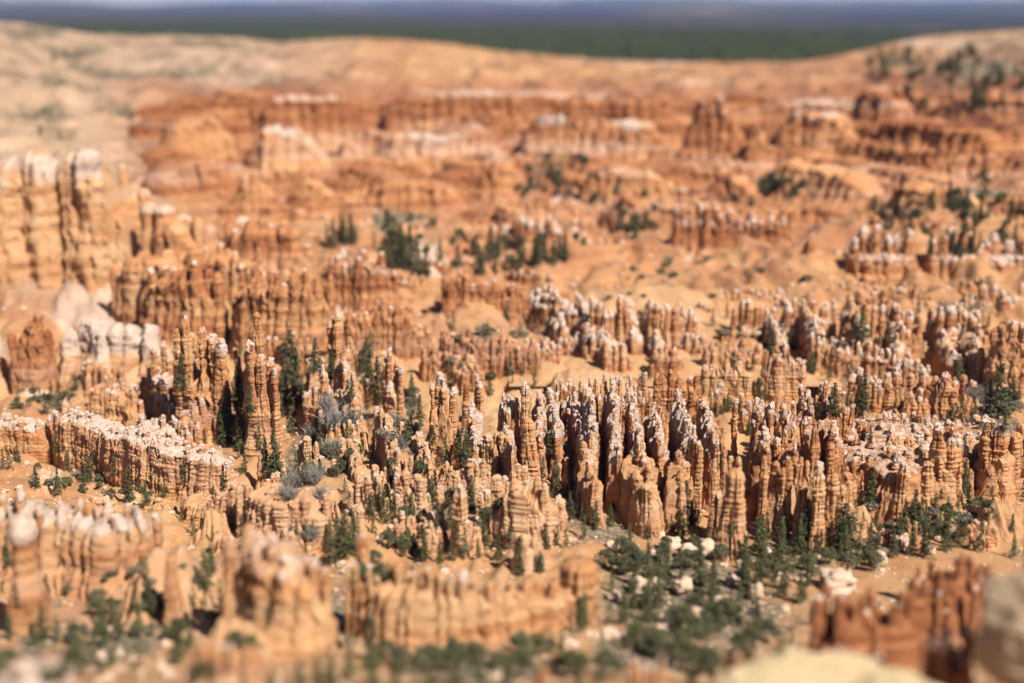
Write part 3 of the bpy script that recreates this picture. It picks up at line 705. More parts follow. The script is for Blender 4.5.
ridge('around the snow white column', [(476, 450, 396, 484, 486, 440), (504, 452, 388, 510, 492, 436), (532, 456, 388, 540, 500, 440)], desc='white spiked spur', cw=9, cap=.9, caps=.8, red=.3)

# pale stubby cones in front of the centre
spires('stubby pale cone pair standing left in the lower centre field', [(352, 532, 472), (364, 534, 466), (374, 534, 480)], cw=15, cap=.35, red=.05, wall=.6, caps=.3, tal=.5, flare=.8)
spires('pale rounded towers with small knobs in the lower centre field', [(392, 524, 466), (404, 526, 458), (418, 528, 470), (430, 530, 482)], cw=16, cap=.25, red=.05, wall=.7, caps=.3, tal=.4, flare=.6)
spires('pointed pale spires on the ridge above the rounded towers', [(392, 500, 452), (406, 500, 444), (420, 500, 446), (436, 502, 458)], cw=9, cap=.3, red=.1, wall=.65, caps=.3, tal=.4)
hoodoo('bulging bottle shaped hoodoo with a pale neck, lower centre', 460, 556, 484, 24, cap=.5, red=.2, caps=.5, flare=.25)
hoodoo('leaning cream column just left of the bottle shaped hoodoo', 440, 548, 488, 17, cap=.3, red=.1)
fin('broad group of pale fused columns in the lower centre', [(494, 540, 470), (510, 544, 470), (526, 548, 462), (544, 550, 476), (562, 548, 492)],
    cw=17, cap=.35, red=.12, wall=.88, caps=.35, tal=.2, thick=8, flare=.25, topn=.25)
spires('cream knob cluster right of the rounded towers', [(462, 512, 462), (474, 514, 458), (486, 516, 468)], cw=12, cap=.4, red=.05, wall=.75, caps=.4, tal=.3)
spires('pale arch shaped rocks left of the dense wall foot', [(556, 508, 462), (568, 506, 456), (578, 508, 466)], cw=13, cap=.4, red=.15, wall=.7, caps=.4)
spires('pale rounded rocks at the foot of the fused columns', [(512, 572, 530), (530, 574, 528), (545, 574, 534)], cw=16, cap=.2, red=.05, wall=.8, caps=.1, tal=.7)
spires('cream spire trio left of the pale cone pair', [(300, 482, 440), (312, 484, 430), (326, 486, 446)], cw=11, cap=.3, red=.1, wall=.7, caps=.3, tal=.4)
spires('scattered cream knobs below the tall left hoodoos', [(262, 486, 452), (276, 488, 446), (288, 488, 458)], cw=10, cap=.4, red=.1, wall=.7, caps=.5, tal=.4)

# ---- middle distance, rows 225 to 400 ---------------------------------
fin('rounded rust red butte at the far left edge, mid distance', [(14, 392, 338), (24, 392, 316), (36, 392, 310), (48, 392, 318), (60, 392, 344)], cw=15, cap=.02, red=.9, caps=0, topn=.15, flare=.3, wall=.97, pin=.6, thick=8, hj=.08)
cliff('steep white streaked slope with vertical ribs under the left cliff', [(56, 388, 330), (72, 388, 320), (92, 386, 316), (112, 386, 320), (132, 386, 316), (152, 386, 322), (164, 388, 340)], cw=30, cap=.85, red=.2, tal=1, wall=.97, pin=.25, thick=5, flare=1.6, topn=.25, caps=0, rough=.8, hj=.12)
cliff('second steep white slope at the far left edge', [(-44, 390, 330), (-24, 390, 326), (-6, 390, 328), (10, 390, 340)], cw=30, cap=.8, red=.2, tal=1, wall=.97, pin=0, thick=5, flare=1.6, topn=.25, caps=0, rough=.8)
spires('small orange knobs poking out of the white talus', [(84, 402, 362), (104, 404, 356), (128, 404, 362)], cw=12, cap=.4, red=.4, wall=.5, caps=.3)
fin('red fluted wall above the tapering hoodoos on the left', [(150, 350, 268), (175, 352, 262), (200, 352, 258), (230, 352, 262)], cw=15, cap=.2, red=.75, wall=.95, tal=.3, hj=.08, thick=9)
fin('orange columned wall behind the triple hoodoo tower', [(236, 356, 268), (262, 356, 262), (290, 356, 266), (318, 354, 262), (336, 352, 268)], cw=13, cap=.2, red=.6, wall=.92, rows=1, tal=.3, thick=8)
fin('tall red wall with ledges left of the central conifers', [(330, 316, 256), (348, 316, 252), (366, 316, 258), (388, 314, 262), (398, 312, 266)], cw=11, cap=.5, red=.8, wall=.95, caps=.5, tal=.3)
fin('fluted rust wall below the pale scree at centre left', [(340, 370, 308), (360, 370, 312), (382, 370, 308), (404, 370, 308), (430, 368, 322)], cw=10, cap=.3, red=.75, wall=.92, tal=.3, caps=.4)
fin('dark red fluted wall right above the cake shaped hoodoo', [(440, 378, 326), (462, 380, 328), (486, 382, 330), (512, 382, 334), (540, 382, 338)], cw=9, cap=.35, red=.85, wall=.92, tal=.4, caps=.45, flare=1.0)
fin('high red fluted wall in the centre behind the darker one', [(442, 322, 272), (460, 322, 268), (482, 322, 276), (505, 322, 282), (530, 322, 288)], cw=11, cap=.35, red=.75, wall=.95, tal=.5, caps=.4, flare=1.0)
fin('pale topped columns running down to the tan slope', [(532, 340, 284), (548, 346, 286), (566, 350, 292), (582, 352, 296)], cw=10, cap=.8, red=.6, wall=.85, tal=.6, caps=.7, flare=1.2)
spires('white tipped tapering spires above the tan slope at centre', [(590, 362, 292), (604, 364, 300), (618, 366, 296), (634, 366, 304)], cw=11, cap=.75, red=.5, wall=.5, tal=.7, caps=.6, flare=1.3)
spires('white tipped spires with dark hollows right of the tan slope', [(646, 366, 300), (662, 366, 296), (680, 364, 304), (694, 360, 312)], cw=12, cap=.75, red=.5, wall=.55, tal=.7, caps=.6, flare=1.3)
spires('small orange towers standing before the dark hollows', [(600, 384, 334), (616, 384, 344), (632, 384, 340)], cw=11, cap=.3, red=.4, wall=.5, tal=.7, flare=1.2)
fin('boxy rust block with flat top above the centre wall', [(648, 388, 346), (662, 388, 342), (676, 388, 348)], cw=12, cap=.1, red=.7, wall=.95, tal=.3)
cone_mound('sand_cone', 'sand slope', 'smooth tan slope crossing the centre behind the white spikes', 590, 404, 362, 60, white=.05, red=.1, ridge=.4)
cone_mound('sand_cone', 'sand slope', 'wide smooth orange slope in the upper centre right', 650, 314, 282, 100, white=.1, red=.2, ridge=.5)
hoodoo('short dark red tower among the central conifers', 474, 272, 236, 16, cap=.1, red=1, caps=0, flare=.2, taper=.05)
fin('knobbly orange ridge with square tower right of the centre', [(700, 384, 338), (716, 384, 330), (734, 384, 326), (750, 384, 338), (766, 384, 348)], cw=11, cap=.3, red=.4, wall=.9, tal=.4, caps=.4)
fin('ledged orange rocks behind the thin needle', [(694, 408, 360), (712, 410, 356), (732, 410, 358), (752, 410, 366)], cw=12, cap=.3, red=.3, wall=.92, tal=.3, caps=.3)
fin('orange blocks with cracks and pale tips above the beaded columns', [(762, 410, 348), (778, 412, 342), (794, 412, 352), (806, 412, 366)], cw=11, cap=.5, red=.5, wall=.9, tal=.3, caps=.6)
fin('ridge of white flecked knobs slanting down to the right', [(808, 382, 326), (832, 384, 330), (856, 386, 340), (880, 390, 346), (905, 394, 356), (930, 396, 364)], cw=9, cap=.65, red=.4, wall=.9, tal=.2, caps=.7)
fin('row of blocky columns with deep dark alcoves, right half', [(846, 416, 364), (862, 418, 368), (880, 420, 372), (898, 420, 366)], cw=14, cap=.5, red=.5, wall=.9, tal=.1, caps=.5, flare=.1)
fin('pleated block with finely notched top at right, in focus', [(906, 424, 370), (924, 424, 376), (944, 424, 370), (962, 424, 374), (974, 424, 376)], cw=12, cap=.3, red=.5, wall=.97, tal=.05, caps=.3, flare=.1, thick=9)
spires('orange spires above the notched block near the right side', [(868, 366, 302), (884, 366, 296), (902, 366, 304), (918, 366, 308)], cw=11, cap=.5, red=.5, wall=.7, tal=.4, caps=.4)
spires('broad pale topped spires in the right middle distance', [(934, 364, 306), (950, 362, 298), (966, 360, 306)], cw=12, cap=.6, red=.45, wall=.7, tal=.4, caps=.5)
fin('tall orange cliff fins at the right edge, middle distance', [(982, 398, 326), (1000, 398, 316), (1018, 398, 318), (1038, 396, 322)], cw=15, cap=.3, red=.4, wall=.85, tal=.4, caps=.3, flare=.9)
spires('dark shouldered knobs on the slope right of centre', [(730, 352, 302), (746, 352, 298), (764, 352, 306)], cw=11, cap=.5, red=.5, wall=.6, tal=.5, caps=.4)
spires('grey topped little spires beside a leaning pine, right half', [(782, 350, 292), (798, 350, 298), (816, 350, 294), (834, 348, 300)], cw=10, cap=.6, red=.5, wall=.7, tal=.5, caps=.5)
spires('low orange knobs beneath the upper right slope', [(846, 330, 286), (864, 330, 282), (884, 328, 288)], cw=12, cap=.4, red=.45, wall=.7, tal=.5)
spires('low pale knobs near the right edge middle distance', [(950, 328, 286), (975, 326, 280), (1000, 322, 284), (1024, 320, 280)], cw=12, cap=.5, red=.4, wall=.7, tal=.5)
fin('red columned wall beyond the smooth orange slope, upper right centre', [(672, 258, 206), (692, 258, 202), (714, 258, 206), (738, 258, 208), (762, 258, 210), (786, 258, 216)], cw=12, cap=.55, red=.85, wall=.85, tal=.6, flare=1.2)
hoodoo('rust coloured block alone on the orange slope, right half', 808, 282, 240, 24, cap=.15, red=.7, caps=0, flare=.4)
spires('row of shadowed red arches below the upper right slope', [(846, 282, 222), (868, 282, 218), (892, 280, 222), (914, 278, 228)], cw=17, cap=.6, red=.8, wall=.6, tal=.7, flare=1.3)
spires('white and red spikes in a row near the right edge', [(926, 278, 236), (948, 276, 228), (972, 274, 232), (998, 272, 236), (1024, 268, 236)], cw=14, cap=.7, red=.7, wall=.6, tal=.7, flare=1.2)
fin('slanting pink topped ledge in the upper centre', [(520, 262, 214), (545, 264, 216), (570, 266, 226), (592, 268, 238)], cw=13, cap=.7, red=.75, wall=.85, tal=.5)
fin('low red wall with a white stepped top left of the conifers', [(340, 300, 244), (362, 298, 248), (384, 296, 252)], cw=12, cap=.6, red=.7, wall=.9, tal=.4)
fin('broad banded red and orange wall in the left middle distance', [(228, 298, 222), (255, 298, 212), (285, 296, 214), (315, 294, 224)], cw=18, cap=.15, red=.6, wall=.95, tal=.4, thick=9)
fin('faint orange fins above the long banded wall', [(200, 312, 238), (222, 312, 244), (246, 312, 248), (270, 312, 246)], cw=15, cap=.2, red=.5, wall=.9, tal=.4)

# ---- left cliffs --------------------------------------------------------
CK = dict(tal=.15, hj=.05, flare=.25, caps=0, topn=.08, pilek=.25, rough=.5, taper=.05)
cliff('tall tan cliff split by dark vertical clefts at the upper left', [(-110, 300, 146), (-40, 300, 146), (6, 300, 150), (40, 300, 138), (72, 300, 148), (98, 300, 142), (118, 300, 144), (138, 300, 162)], cw=34, cap=.55, red=.12, wall=.98, thick=14, pin=.25, **{**CK, 'topn': .16, 'rough': .8})
cliff('lower right shoulder of the upper left cliff', [(146, 306, 196), (168, 306, 202), (186, 306, 210), (214, 306, 220)], cw=24, cap=.5, red=.3, wall=.97, thick=13, pin=.8, **CK)
cliff('pale sloping buttress ending the upper left cliff', [(122, 286, 150), (138, 286, 165), (156, 284, 190)], cw=22, cap=.6, red=.1, wall=.95, thick=11, **CK)
cliff('orange layered foot of the upper left cliff', [(118, 336, 262), (145, 338, 252), (172, 338, 250), (205, 336, 246)], cw=22, cap=.05, red=.4, wall=.98, thick=12, **CK)


# ---- far canyon walls ---------------------------------------------------
def far(label, pts, **kw):
    kw.setdefault('caps', 0); kw.setdefault('thick', 14); kw.setdefault('flare', 1.0); kw.setdefault('tal', .5); kw['cap'] = kw.get('cap', .3) * .6; kw['cw'] = kw['cw'] * .62; kw['pin'] = .12; kw['wall'] = .97; kw.setdefault('topn', .16); kw.setdefault('pilek', .4)
    cliff(label, pts, **kw)
for nm_, y0, y1, rd, cp_ in (('topmost', 118, 90, .9, .05), ('second from top', 143, 114, 1.0, .35), ('third from top', 168, 140, .9, .5), ('fourth from top', 194, 168, .75, .2), ('lowest', 219, 196, .7, .35)):
    xs_ = np.linspace(130 if y0 < 200 else 210, 1050, 26)
    wv = [9 * vn(x / 70., y0 * 1.7) for x in xs_]
    far(f'long fluted cliff band crossing the far amphitheatre, {nm_}', [(x, y0 + w_ + 5, y0 + w_ - (y0 - y1) * (.72 + .42 * vn(x / 45., y0))) for x, w_ in zip(xs_, wv)], cw=14, cap=cp_, red=rd, thick=9, flare=1.3, topn=.3)
far('far red wall left of the big white patch', [(150, 206, 160), (185, 206, 152), (220, 206, 156), (245, 204, 166)], cw=18, cap=.15, red=.9, wall=.9)
far('far pink and white patch of cliffs in the upper left', [(245, 178, 126), (270, 178, 120), (300, 180, 124), (332, 182, 140)], cw=17, cap=.95, red=.5, wall=.85)
far('far white lower cliff left of centre', [(228, 222, 176), (255, 222, 166), (282, 222, 172)], cw=16, cap=.9, red=.5, wall=.8)
far('far row of small pale pillars above the banded wall', [(284, 220, 176), (305, 220, 170), (330, 220, 174), (345, 220, 172)], cw=12, cap=.7, red=.6, wall=.6)
far('far red cliff under the pale rim, upper left centre', [(250, 145, 96), (290, 145, 92), (330, 145, 90), (370, 145, 94)], cw=20, cap=.05, red=1, wall=.9)
far('far white streak on the red cliff, centre left', [(338, 168, 128), (365, 168, 126)], cw=15, cap=.9, red=.7, wall=.85)
far('far red cliff with long pale streak, upper centre', [(375, 168, 126), (405, 168, 128), (435, 168, 130), (465, 166, 120), (495, 164, 112)], cw=18, cap=.8, red=.8, wall=.85)
far('far dark streaked red cliff below the rim at centre', [(380, 138, 92), (420, 138, 92), (460, 138, 84), (500, 138, 86), (530, 138, 84)], cw=18, cap=.05, red=1, wall=.85)
far('far line of white capped red bluffs right of centre', [(520, 162, 112), (550, 162, 110), (580, 162, 112), (610, 164, 114), (640, 166, 116), (668, 166, 120)], cw=19, cap=.85, red=.8, wall=.85)
far('far red fluted cliff above the white capped bluffs', [(545, 140, 96), (580, 140, 92), (615, 140, 92), (650, 140, 94), (676, 140, 96)], cw=16, cap=.05, red=1, wall=.85)
far('far tall red pillars with dark purple clefts, right of centre', [(682, 162, 96), (700, 162, 92), (722, 162, 96), (745, 162, 98)], cw=20, cap=.1, red=1, wall=.75, hj=.04, thick=12, topn=.5)
far('far white bluff right of the dark purple clefts', [(735, 176, 128), (755, 176, 122), (775, 176, 130)], cw=16, cap=.8, red=.8, wall=.8)
far('far pale slanting bluffs in the upper right', [(775, 158, 112), (800, 158, 104), (828, 158, 106), (858, 160, 114)], cw=18, cap=.8, red=.6, wall=.8)
far('far red pillars below the right hand rim', [(850, 132, 88), (880, 132, 84), (910, 134, 90)], cw=16, cap=.1, red=1, wall=.8)
far('far purple red pillars in the upper right', [(866, 166, 118), (900, 166, 112), (935, 168, 116), (970, 170, 122), (1005, 170, 124)], cw=17, cap=.3, red=1, wall=.75)
far('far ridge slanting down across the upper right', [(770, 198, 152), (805, 202, 156), (840, 206, 166), (880, 212, 178)], cw=16, cap=.4, red=.6, wall=.85)
far('far orange shoulder above the right hand trees', [(880, 230, 178), (915, 230, 176), (950, 230, 182), (990, 228, 190)], cw=20, cap=.2, red=.4, wall=.85)
far('far low red ledges above the central conifers', [(360, 214, 178), (395, 214, 174), (430, 214, 176), (465, 214, 180)], cw=16, cap=.2, red=.7, wall=.85)
far('far reddish knolls above the centre conifers', [(470, 198, 158), (500, 198, 154), (530, 200, 160)], cw=18, cap=.3, red=.7, wall=.8)
far('far orange knolls right of the centre conifers', [(580, 206, 164), (612, 206, 160), (645, 208, 166), (680, 208, 168)], cw=18, cap=.2, red=.6, wall=.85)
far('far low red ridge beneath the white capped bluffs', [(600, 234, 190), (630, 236, 186), (660, 236, 188)], cw=14, cap=.3, red=.8, wall=.85)
far('far red ledges in the upper right centre', [(700, 214, 174), (730, 214, 170), (765, 214, 176)], cw=16, cap=.2, red=.8, wall=.85)
far('far bright orange bluff under the left rim', [(160, 170, 118), (195, 170, 110), (235, 168, 108)], cw=24, cap=.2, red=.5, wall=.9)

def stand(where, c, n, hpx, cw, desc='small orange column cluster', span=(14, 40), tilt=0.12, **kw):
    spots = []
    for _ in range(n * 30):
        if len(spots) >= n: break
        x = c[0] + rng.uniform(-1, 1) * c[2]; y = c[1] + rng.uniform(-1, 1) * c[3]
        if all(abs(x - a) > span[0] * .9 or abs(y - b) > 9 for a, b in spots): spots.append((x, y))
    spots.sort()
    N_ = len(spots)
    for k, (x, y) in enumerate(spots):
        w_ = rng.uniform(*span) / 2; h_ = rng.uniform(*hpx); tl = rng.uniform(-tilt, tilt) * w_ * 2
        pts = [(x - w_, y - tl, y - tl - h_ * rng.uniform(.6, .95)), (x - w_ * .2, y, y - h_), (x + w_ * .4, y + tl * .4, y + tl * .4 - h_ * rng.uniform(.8, 1)), (x + w_, y + tl, y + tl - h_ * rng.uniform(.5, .9))]
        kk = dict(cap=rng.uniform(.15, .7), red=.3, wall=.9, caps=.35, tal=.4, hj=.1, topn=.35, flare=.7); kk.update(kw)
        spires(f'{desc} {where}, {ORD[0] if k == 0 else ("rightmost" if k == N_ - 1 else ORD[k] + " from left")}', pts, cw=cw * rng.uniform(.85, 1.2), **kk)
ORD = ['leftmost', 'second', 'third', 'fourth', 'fifth', 'sixth', 'seventh', 'eighth', 'ninth', 'tenth', 'eleventh', 'twelfth', 'thirteenth', 'fourteenth', 'fifteenth', 'sixteenth', 'seventeenth', 'eighteenth', 'nineteenth', 'twentieth', 'twenty-first', 'twenty-second']
stand('behind the dense centre wall', (620, 432, 80, 12), 5, (30, 46), 9, red=.5, cap=.7)
stand('left of the snow white column', (500, 448, 40, 24), 6, (30, 50), 9, cap=.6, red=.25, span=(12, 28))
stand('around the thin needle', (728, 448, 30, 26), 4, (30, 50), 9, red=.4, span=(14, 28))
stand('between the fat tower and the wedge fins', (790, 520, 60, 22), 6, (46, 76), 11, cap=.35, red=.4, span=(16, 34))
stand('among the wedge fins', (900, 492, 100, 24), 9, (44, 70), 12, cap=.4, red=.45, span=(18, 40))
stand('behind the long speckled ledge', (880, 440, 120, 16), 7, (26, 44), 9, red=.45, cap=.5)
stand('on the ridges right of the thin needle', (800, 410, 70, 24), 7, (26, 42), 9, red=.45, cap=.4)
stand('in the field of pale cones', (430, 516, 100, 30), 12, (34, 58), 11, desc='small cream column cluster', red=.05, cap=.3, span=(16, 38))
stand('below the field of pale cones', (440, 548, 110, 8), 6, (22, 36), 12, desc='low cluster of cream knobs', red=.08, cap=.25)
stand('among the tall left hoodoos', (250, 440, 100, 34), 11, (34, 60), 10, red=.3, cap=.4, span=(12, 32))
stand('left of the cake shaped hoodoo', (370, 460, 50, 30), 6, (30, 46), 9, red=.2, cap=.35, span=(12, 28))
stand('below the long white capped wall', (120, 524, 120, 12), 6, (16, 30), 12, desc='low cluster of orange rocks', red=.25, cap=.3)
stand('before the bare orange ledged wall', (270, 566, 50, 12), 4, (28, 44), 13, red=.2, cap=.2)
stand('between the red walls left of centre', (420, 394, 80, 16), 7, (26, 44), 9, red=.6, cap=.3, span=(20, 44))
stand('behind the tall left hoodoos', (250, 386, 110, 20), 8, (32, 52), 10, red=.6, cap=.3, span=(22, 46))
stand('below the smooth tan slope at centre', (600, 404, 80, 10), 5, (18, 30), 8, red=.4, cap=.6)
stand('between the spires beyond the centre', (620, 372, 90, 14), 7, (26, 44), 9, red=.5, cap=.6, flare=1.1, span=(20, 40))
stand('on the slope right of the smooth orange slope', (800, 366, 110, 22), 10, (24, 40), 9, red=.5, cap=.5)
stand('near the right edge middle distance', (980, 366, 50, 24), 6, (26, 44), 11, red=.4, cap=.4)
stand('on the broad slope above the notched block', (860, 322, 160, 18), 10, (18, 32), 9, red=.45, cap=.5, span=(20, 50))
stand('between the upper red walls', (440, 292, 110, 14), 7, (22, 36), 10, red=.7, cap=.5, span=(24, 54), caps=0)
stand('around the dark conifer clump, upper centre', (470, 250, 110, 16), 9, (18, 34), 10, red=.6, cap=.4, span=(20, 50), caps=0)
stand('above the red arches', (880, 246, 130, 14), 8, (20, 32), 12, red=.7, cap=.4, span=(24, 54), caps=0)
stand('above the red columned wall', (690, 226, 90, 12), 6, (18, 30), 11, red=.7, cap=.4, span=(24, 60), caps=0)
stand('on the slope left of the conifer clump', (250, 240, 90, 14), 6, (20, 34), 12, red=.6, cap=.4, span=(24, 60), caps=0)
stand('on the upper part of the bare slope', (700, 262, 170, 16), 13, (16, 28), 9, desc='row of small rusty spurs', red=.6, cap=.5, span=(26, 60), caps=0, flare=1.5, tal=.7, pin=.7)
stand('on the lower part of the bare slope', (770, 306, 170, 12), 13, (16, 28), 9, desc='row of small orange spurs', red=.5, cap=.5, span=(26, 60), caps=0, flare=1.5, tal=.6, pin=.7)
stand('on the slope between the red walls', (420, 312, 110, 12), 8, (16, 28), 9, desc='row of small red spurs', red=.7, cap=.4, span=(24, 54), caps=0, flare=1.4, tal=.6, pin=.7)
stand('on the sand right of the long white wall', (270, 500, 60, 14), 5, (18, 32), 9, desc='small cream column cluster', red=.1, cap=.3, span=(14, 34))
stand('above the red spires at lower right', (930, 548, 80, 8), 5, (18, 30), 10, desc='low orange knob cluster', red=.4, cap=.3, span=(14, 34), tal=.6)
stand('on the bare slope, upper centre right', (720, 282, 150, 22), 16, (9, 20), 9, desc='low knot of orange knobs', red=.5, cap=.4, span=(14, 44), caps=0, flare=1.2, tal=.8)
stand('on the slopes around the upper conifers', (430, 232, 160, 22), 14, (10, 22), 9, desc='low knot of red knobs', red=.75, cap=.4, span=(16, 50), caps=0, flare=1.2, tal=.7)
stand('on the slope below the right hand trees', (930, 258, 90, 24), 9, (10, 22), 9, desc='low knot of red knobs', red=.65, cap=.5, span=(16, 44), caps=0, flare=1.2, tal=.7)
stand('beneath the left cliff', (220, 276, 90, 16), 7, (12, 26), 10, desc='low knot of rusty columns', red=.7, cap=.3, span=(16, 50), caps=0)
stand('in the far amphitheatre, left half', (370, 184, 150, 12), 10, (18, 32), 12, desc='far blurred red bluff', red=.9, cap=.3, span=(60, 130), caps=0, pin=.1, wall=.97, topn=.2, thick=12)
stand('in the far amphitheatre, right half', (760, 186, 210, 12), 12, (18, 32), 12, desc='far blurred red bluff', red=.9, cap=.3, span=(60, 130), caps=0, pin=.1, wall=.97, topn=.2, thick=12)
stand('under the far rim, left half', (360, 122, 170, 10), 10, (16, 28), 11, desc='far hazy red bluff', red=.9, cap=.15, span=(70, 150), caps=0, pin=0, wall=.97, topn=.15, thick=12)
stand('under the far rim, right half', (740, 126, 200, 10), 12, (16, 28), 11, desc='far hazy red bluff', red=.9, cap=.15, span=(70, 150), caps=0, pin=0, wall=.97, topn=.15, thick=12)
print('formations', round(time.time() - T0, 1), len(bpy.data.objects))

# ------------------------------------------------------------------ ground sheet
def ell(X, Y, px, row, rx, ry):
    x0, y0 = pix_ground(px, row)
    xa, _ = pix_ground(px + rx, row); _, ya = pix_ground(px, row - ry); _, yb = pix_ground(px, row + ry)
    sx = abs(xa - x0); sy = max(abs(ya - yb) / 2, 4)
    return np.clip(1.35 - np.sqrt(((X - x0) / sx) ** 2 + ((Y - y0) / sy) ** 2), 0, 1)
VEG = [(690, 600, 130, 66), (560, 612, 60, 30), (480, 668, 110, 22), (640, 655, 70, 28), (780, 560, 70, 26), (860, 545, 60, 16), (340, 625, 40, 40), (240, 600, 30, 40),
       (345, 440, 32, 40), (405, 440, 30, 28), (300, 470, 20, 30), (120, 640, 60, 40), (40, 640, 30, 20), (430, 520, 60, 18), (600, 540, 50, 16), (940, 520, 60, 20), (1000, 440, 30, 26),
       (400, 235, 42, 18), (540, 245, 50, 16), (560, 180, 40, 18), (640, 215, 20, 20), (770, 190, 40, 12), (960, 215, 70, 26), (900, 130, 60, 8), (985, 84, 70, 18), (895, 66, 34, 10), (30, 38, 50, 10), (200, 48, 80, 5), (180, 80, 60, 6), (70, 96, 50, 8), (880, 145, 22, 20),
       (110, 480, 50, 12), (1000, 380, 30, 20), (860, 395, 20, 30), (470, 355, 30, 12), (460, 450, 30, 20), (330, 420, 26, 26), (75, 58, 50, 10), (40, 120, 60, 14), (150, 120, 60, 6), (110, 80, 60, 6), (960, 330, 40, 14)]
WHT = [(100, 330, 60, 24), (295, 140, 46, 18), (260, 185, 30, 14), (560, 215, 40, 10), (430, 285, 30, 12), (620, 128, 60, 8), (830, 115, 40, 7), (760, 160, 30, 8), (400, 270, 30, 8), (60, 395, 50, 16), (830, 165, 30, 8)]
def ground_attrs(X, Y, Z):
    veg = np.zeros_like(X); wh = np.zeros_like(X)
    for e in VEG: veg = np.maximum(veg, ell(X, Y, *e))
    for e in WHT: wh = np.maximum(wh, ell(X, Y, *e))
    fl = (1 - sm(380, 470, Y)) * 0.42                       # low valley floor is weedy
    veg = np.maximum(veg * 0.95, fl)
    red = 0.15 + 0.75 * sm(780, 900, Y) * (1 - sm(1120, 1230, Y)) + 0.35 * sm(560, 700, Y)
    S = X / np.maximum(Y, 60)
    red = red * sm(-0.33, -0.22, S + (Y < 700) * 1.0)
    cream = sm(1080, 1200, Y) * (1 - 0.85 * sm(-0.20, -0.06, S)) * 0.8
    cream = np.maximum(cream, 0.75 * (1 - sm(-0.30, -0.20, S)) * sm(640, 720, Y))
    cream = np.maximum(cream, 0.6 * sm(0.25, 0.32, S) * sm(1000, 1200, Y))
    forest = sm(1500, 1650, Y)
    wob = 900 * vn(X / 1500., Y / 2500., 3.0)
    plain = sm(6200, 7600, Y + wob - 2600 * sm(-0.02, -0.12, S) + 1200 * sm(.1, .3, S))
    forest = forest * (1 - plain)
    cream = cream * (1 - sm(1500, 1650, Y))
    return np.stack([veg, wh, red], -1), np.stack([forest, cream, plain], -1)

ys = np.concatenate([np.array([-60, -20, 0, 8, 20, 40, 70, 100, 130, 160, 185]), np.arange(205, 620, 2.2), np.arange(620, 1460, 3.2), np.geomspace(1465, 42000, 110)])
ss = np.linspace(-0.62, 0.62, 430)
SS, YY = np.meshgrid(ss, ys)
XX = SS * np.maximum(YY, 140)
ZZ = rough_z(XX, YY)
k = sm(9000, 24000, YY)
ZZ = ZZ + k * 10
g1, g2 = ground_attrs(XX, YY, ZZ)
V = np.stack([XX, YY, ZZ], -1).reshape(-1, 3)
gme = make_mesh('ground', V, grid_quads(len(ys), len(ss)), None, GROUND, {'gd': g1.reshape(-1, 3), 'g2': g2.reshape(-1, 3)})
tag(link('ground', gme), kind='structure')

# far mesas and blue mountains
def far_hills(name, Y, s0, s1, seed, hbase, hamp, depth, mat):
    s = np.linspace(s0, s1, 260); d = np.linspace(0, 1, 14)
    S2, D2 = np.meshgrid(s, d)
    Yv = Y + D2 * depth; Xv = S2 * Y * (1 + D2 * 0.15)
    prof = np.sin(np.pi * np.clip(D2, 0, 1)) ** 0.6
    top = hbase + hamp * fbm(S2 * 7 + seed, D2 * .6, seed, 4)
    edge = sm(0, .12, (S2 - s0) / (s1 - s0)) * sm(0, .12, (s1 - S2) / (s1 - s0))
    Zv = 40 + np.maximum(top, 0) * prof * edge * (1 + 0.15 * fbm(S2 * 40, D2 * 4, seed, 3))
    o = link(name, make_mesh(name, np.stack([Xv, Yv, Zv], -1).reshape(-1, 3), grid_quads(14, 260), None, mat))
    return tag(o, kind='structure')
HM, t, b = nt('mountain_scrub')
geo = N(t, 'ShaderNodeNewGeometry')
t.links.new(ramp(t, noise(t, geo.outputs['Position'], 1, 4, .6, (.0004, .0004, .003)), [(.35, (.03, .04, .03)), (.55, (.07, .075, .05)), (.7, (.20, .14, .10))]), b.inputs['Base Color'])
far_hills('hills', 17000, -.55, -.02, 1.3, 45, 70, 3000, HM)
far_hills('hills', 14000, .05, .6, 4.1, 80, 45, 3500, HM)
far_hills('mountains', 30000, -.6, .6, 7.7, 190, 130, 6000, HM)

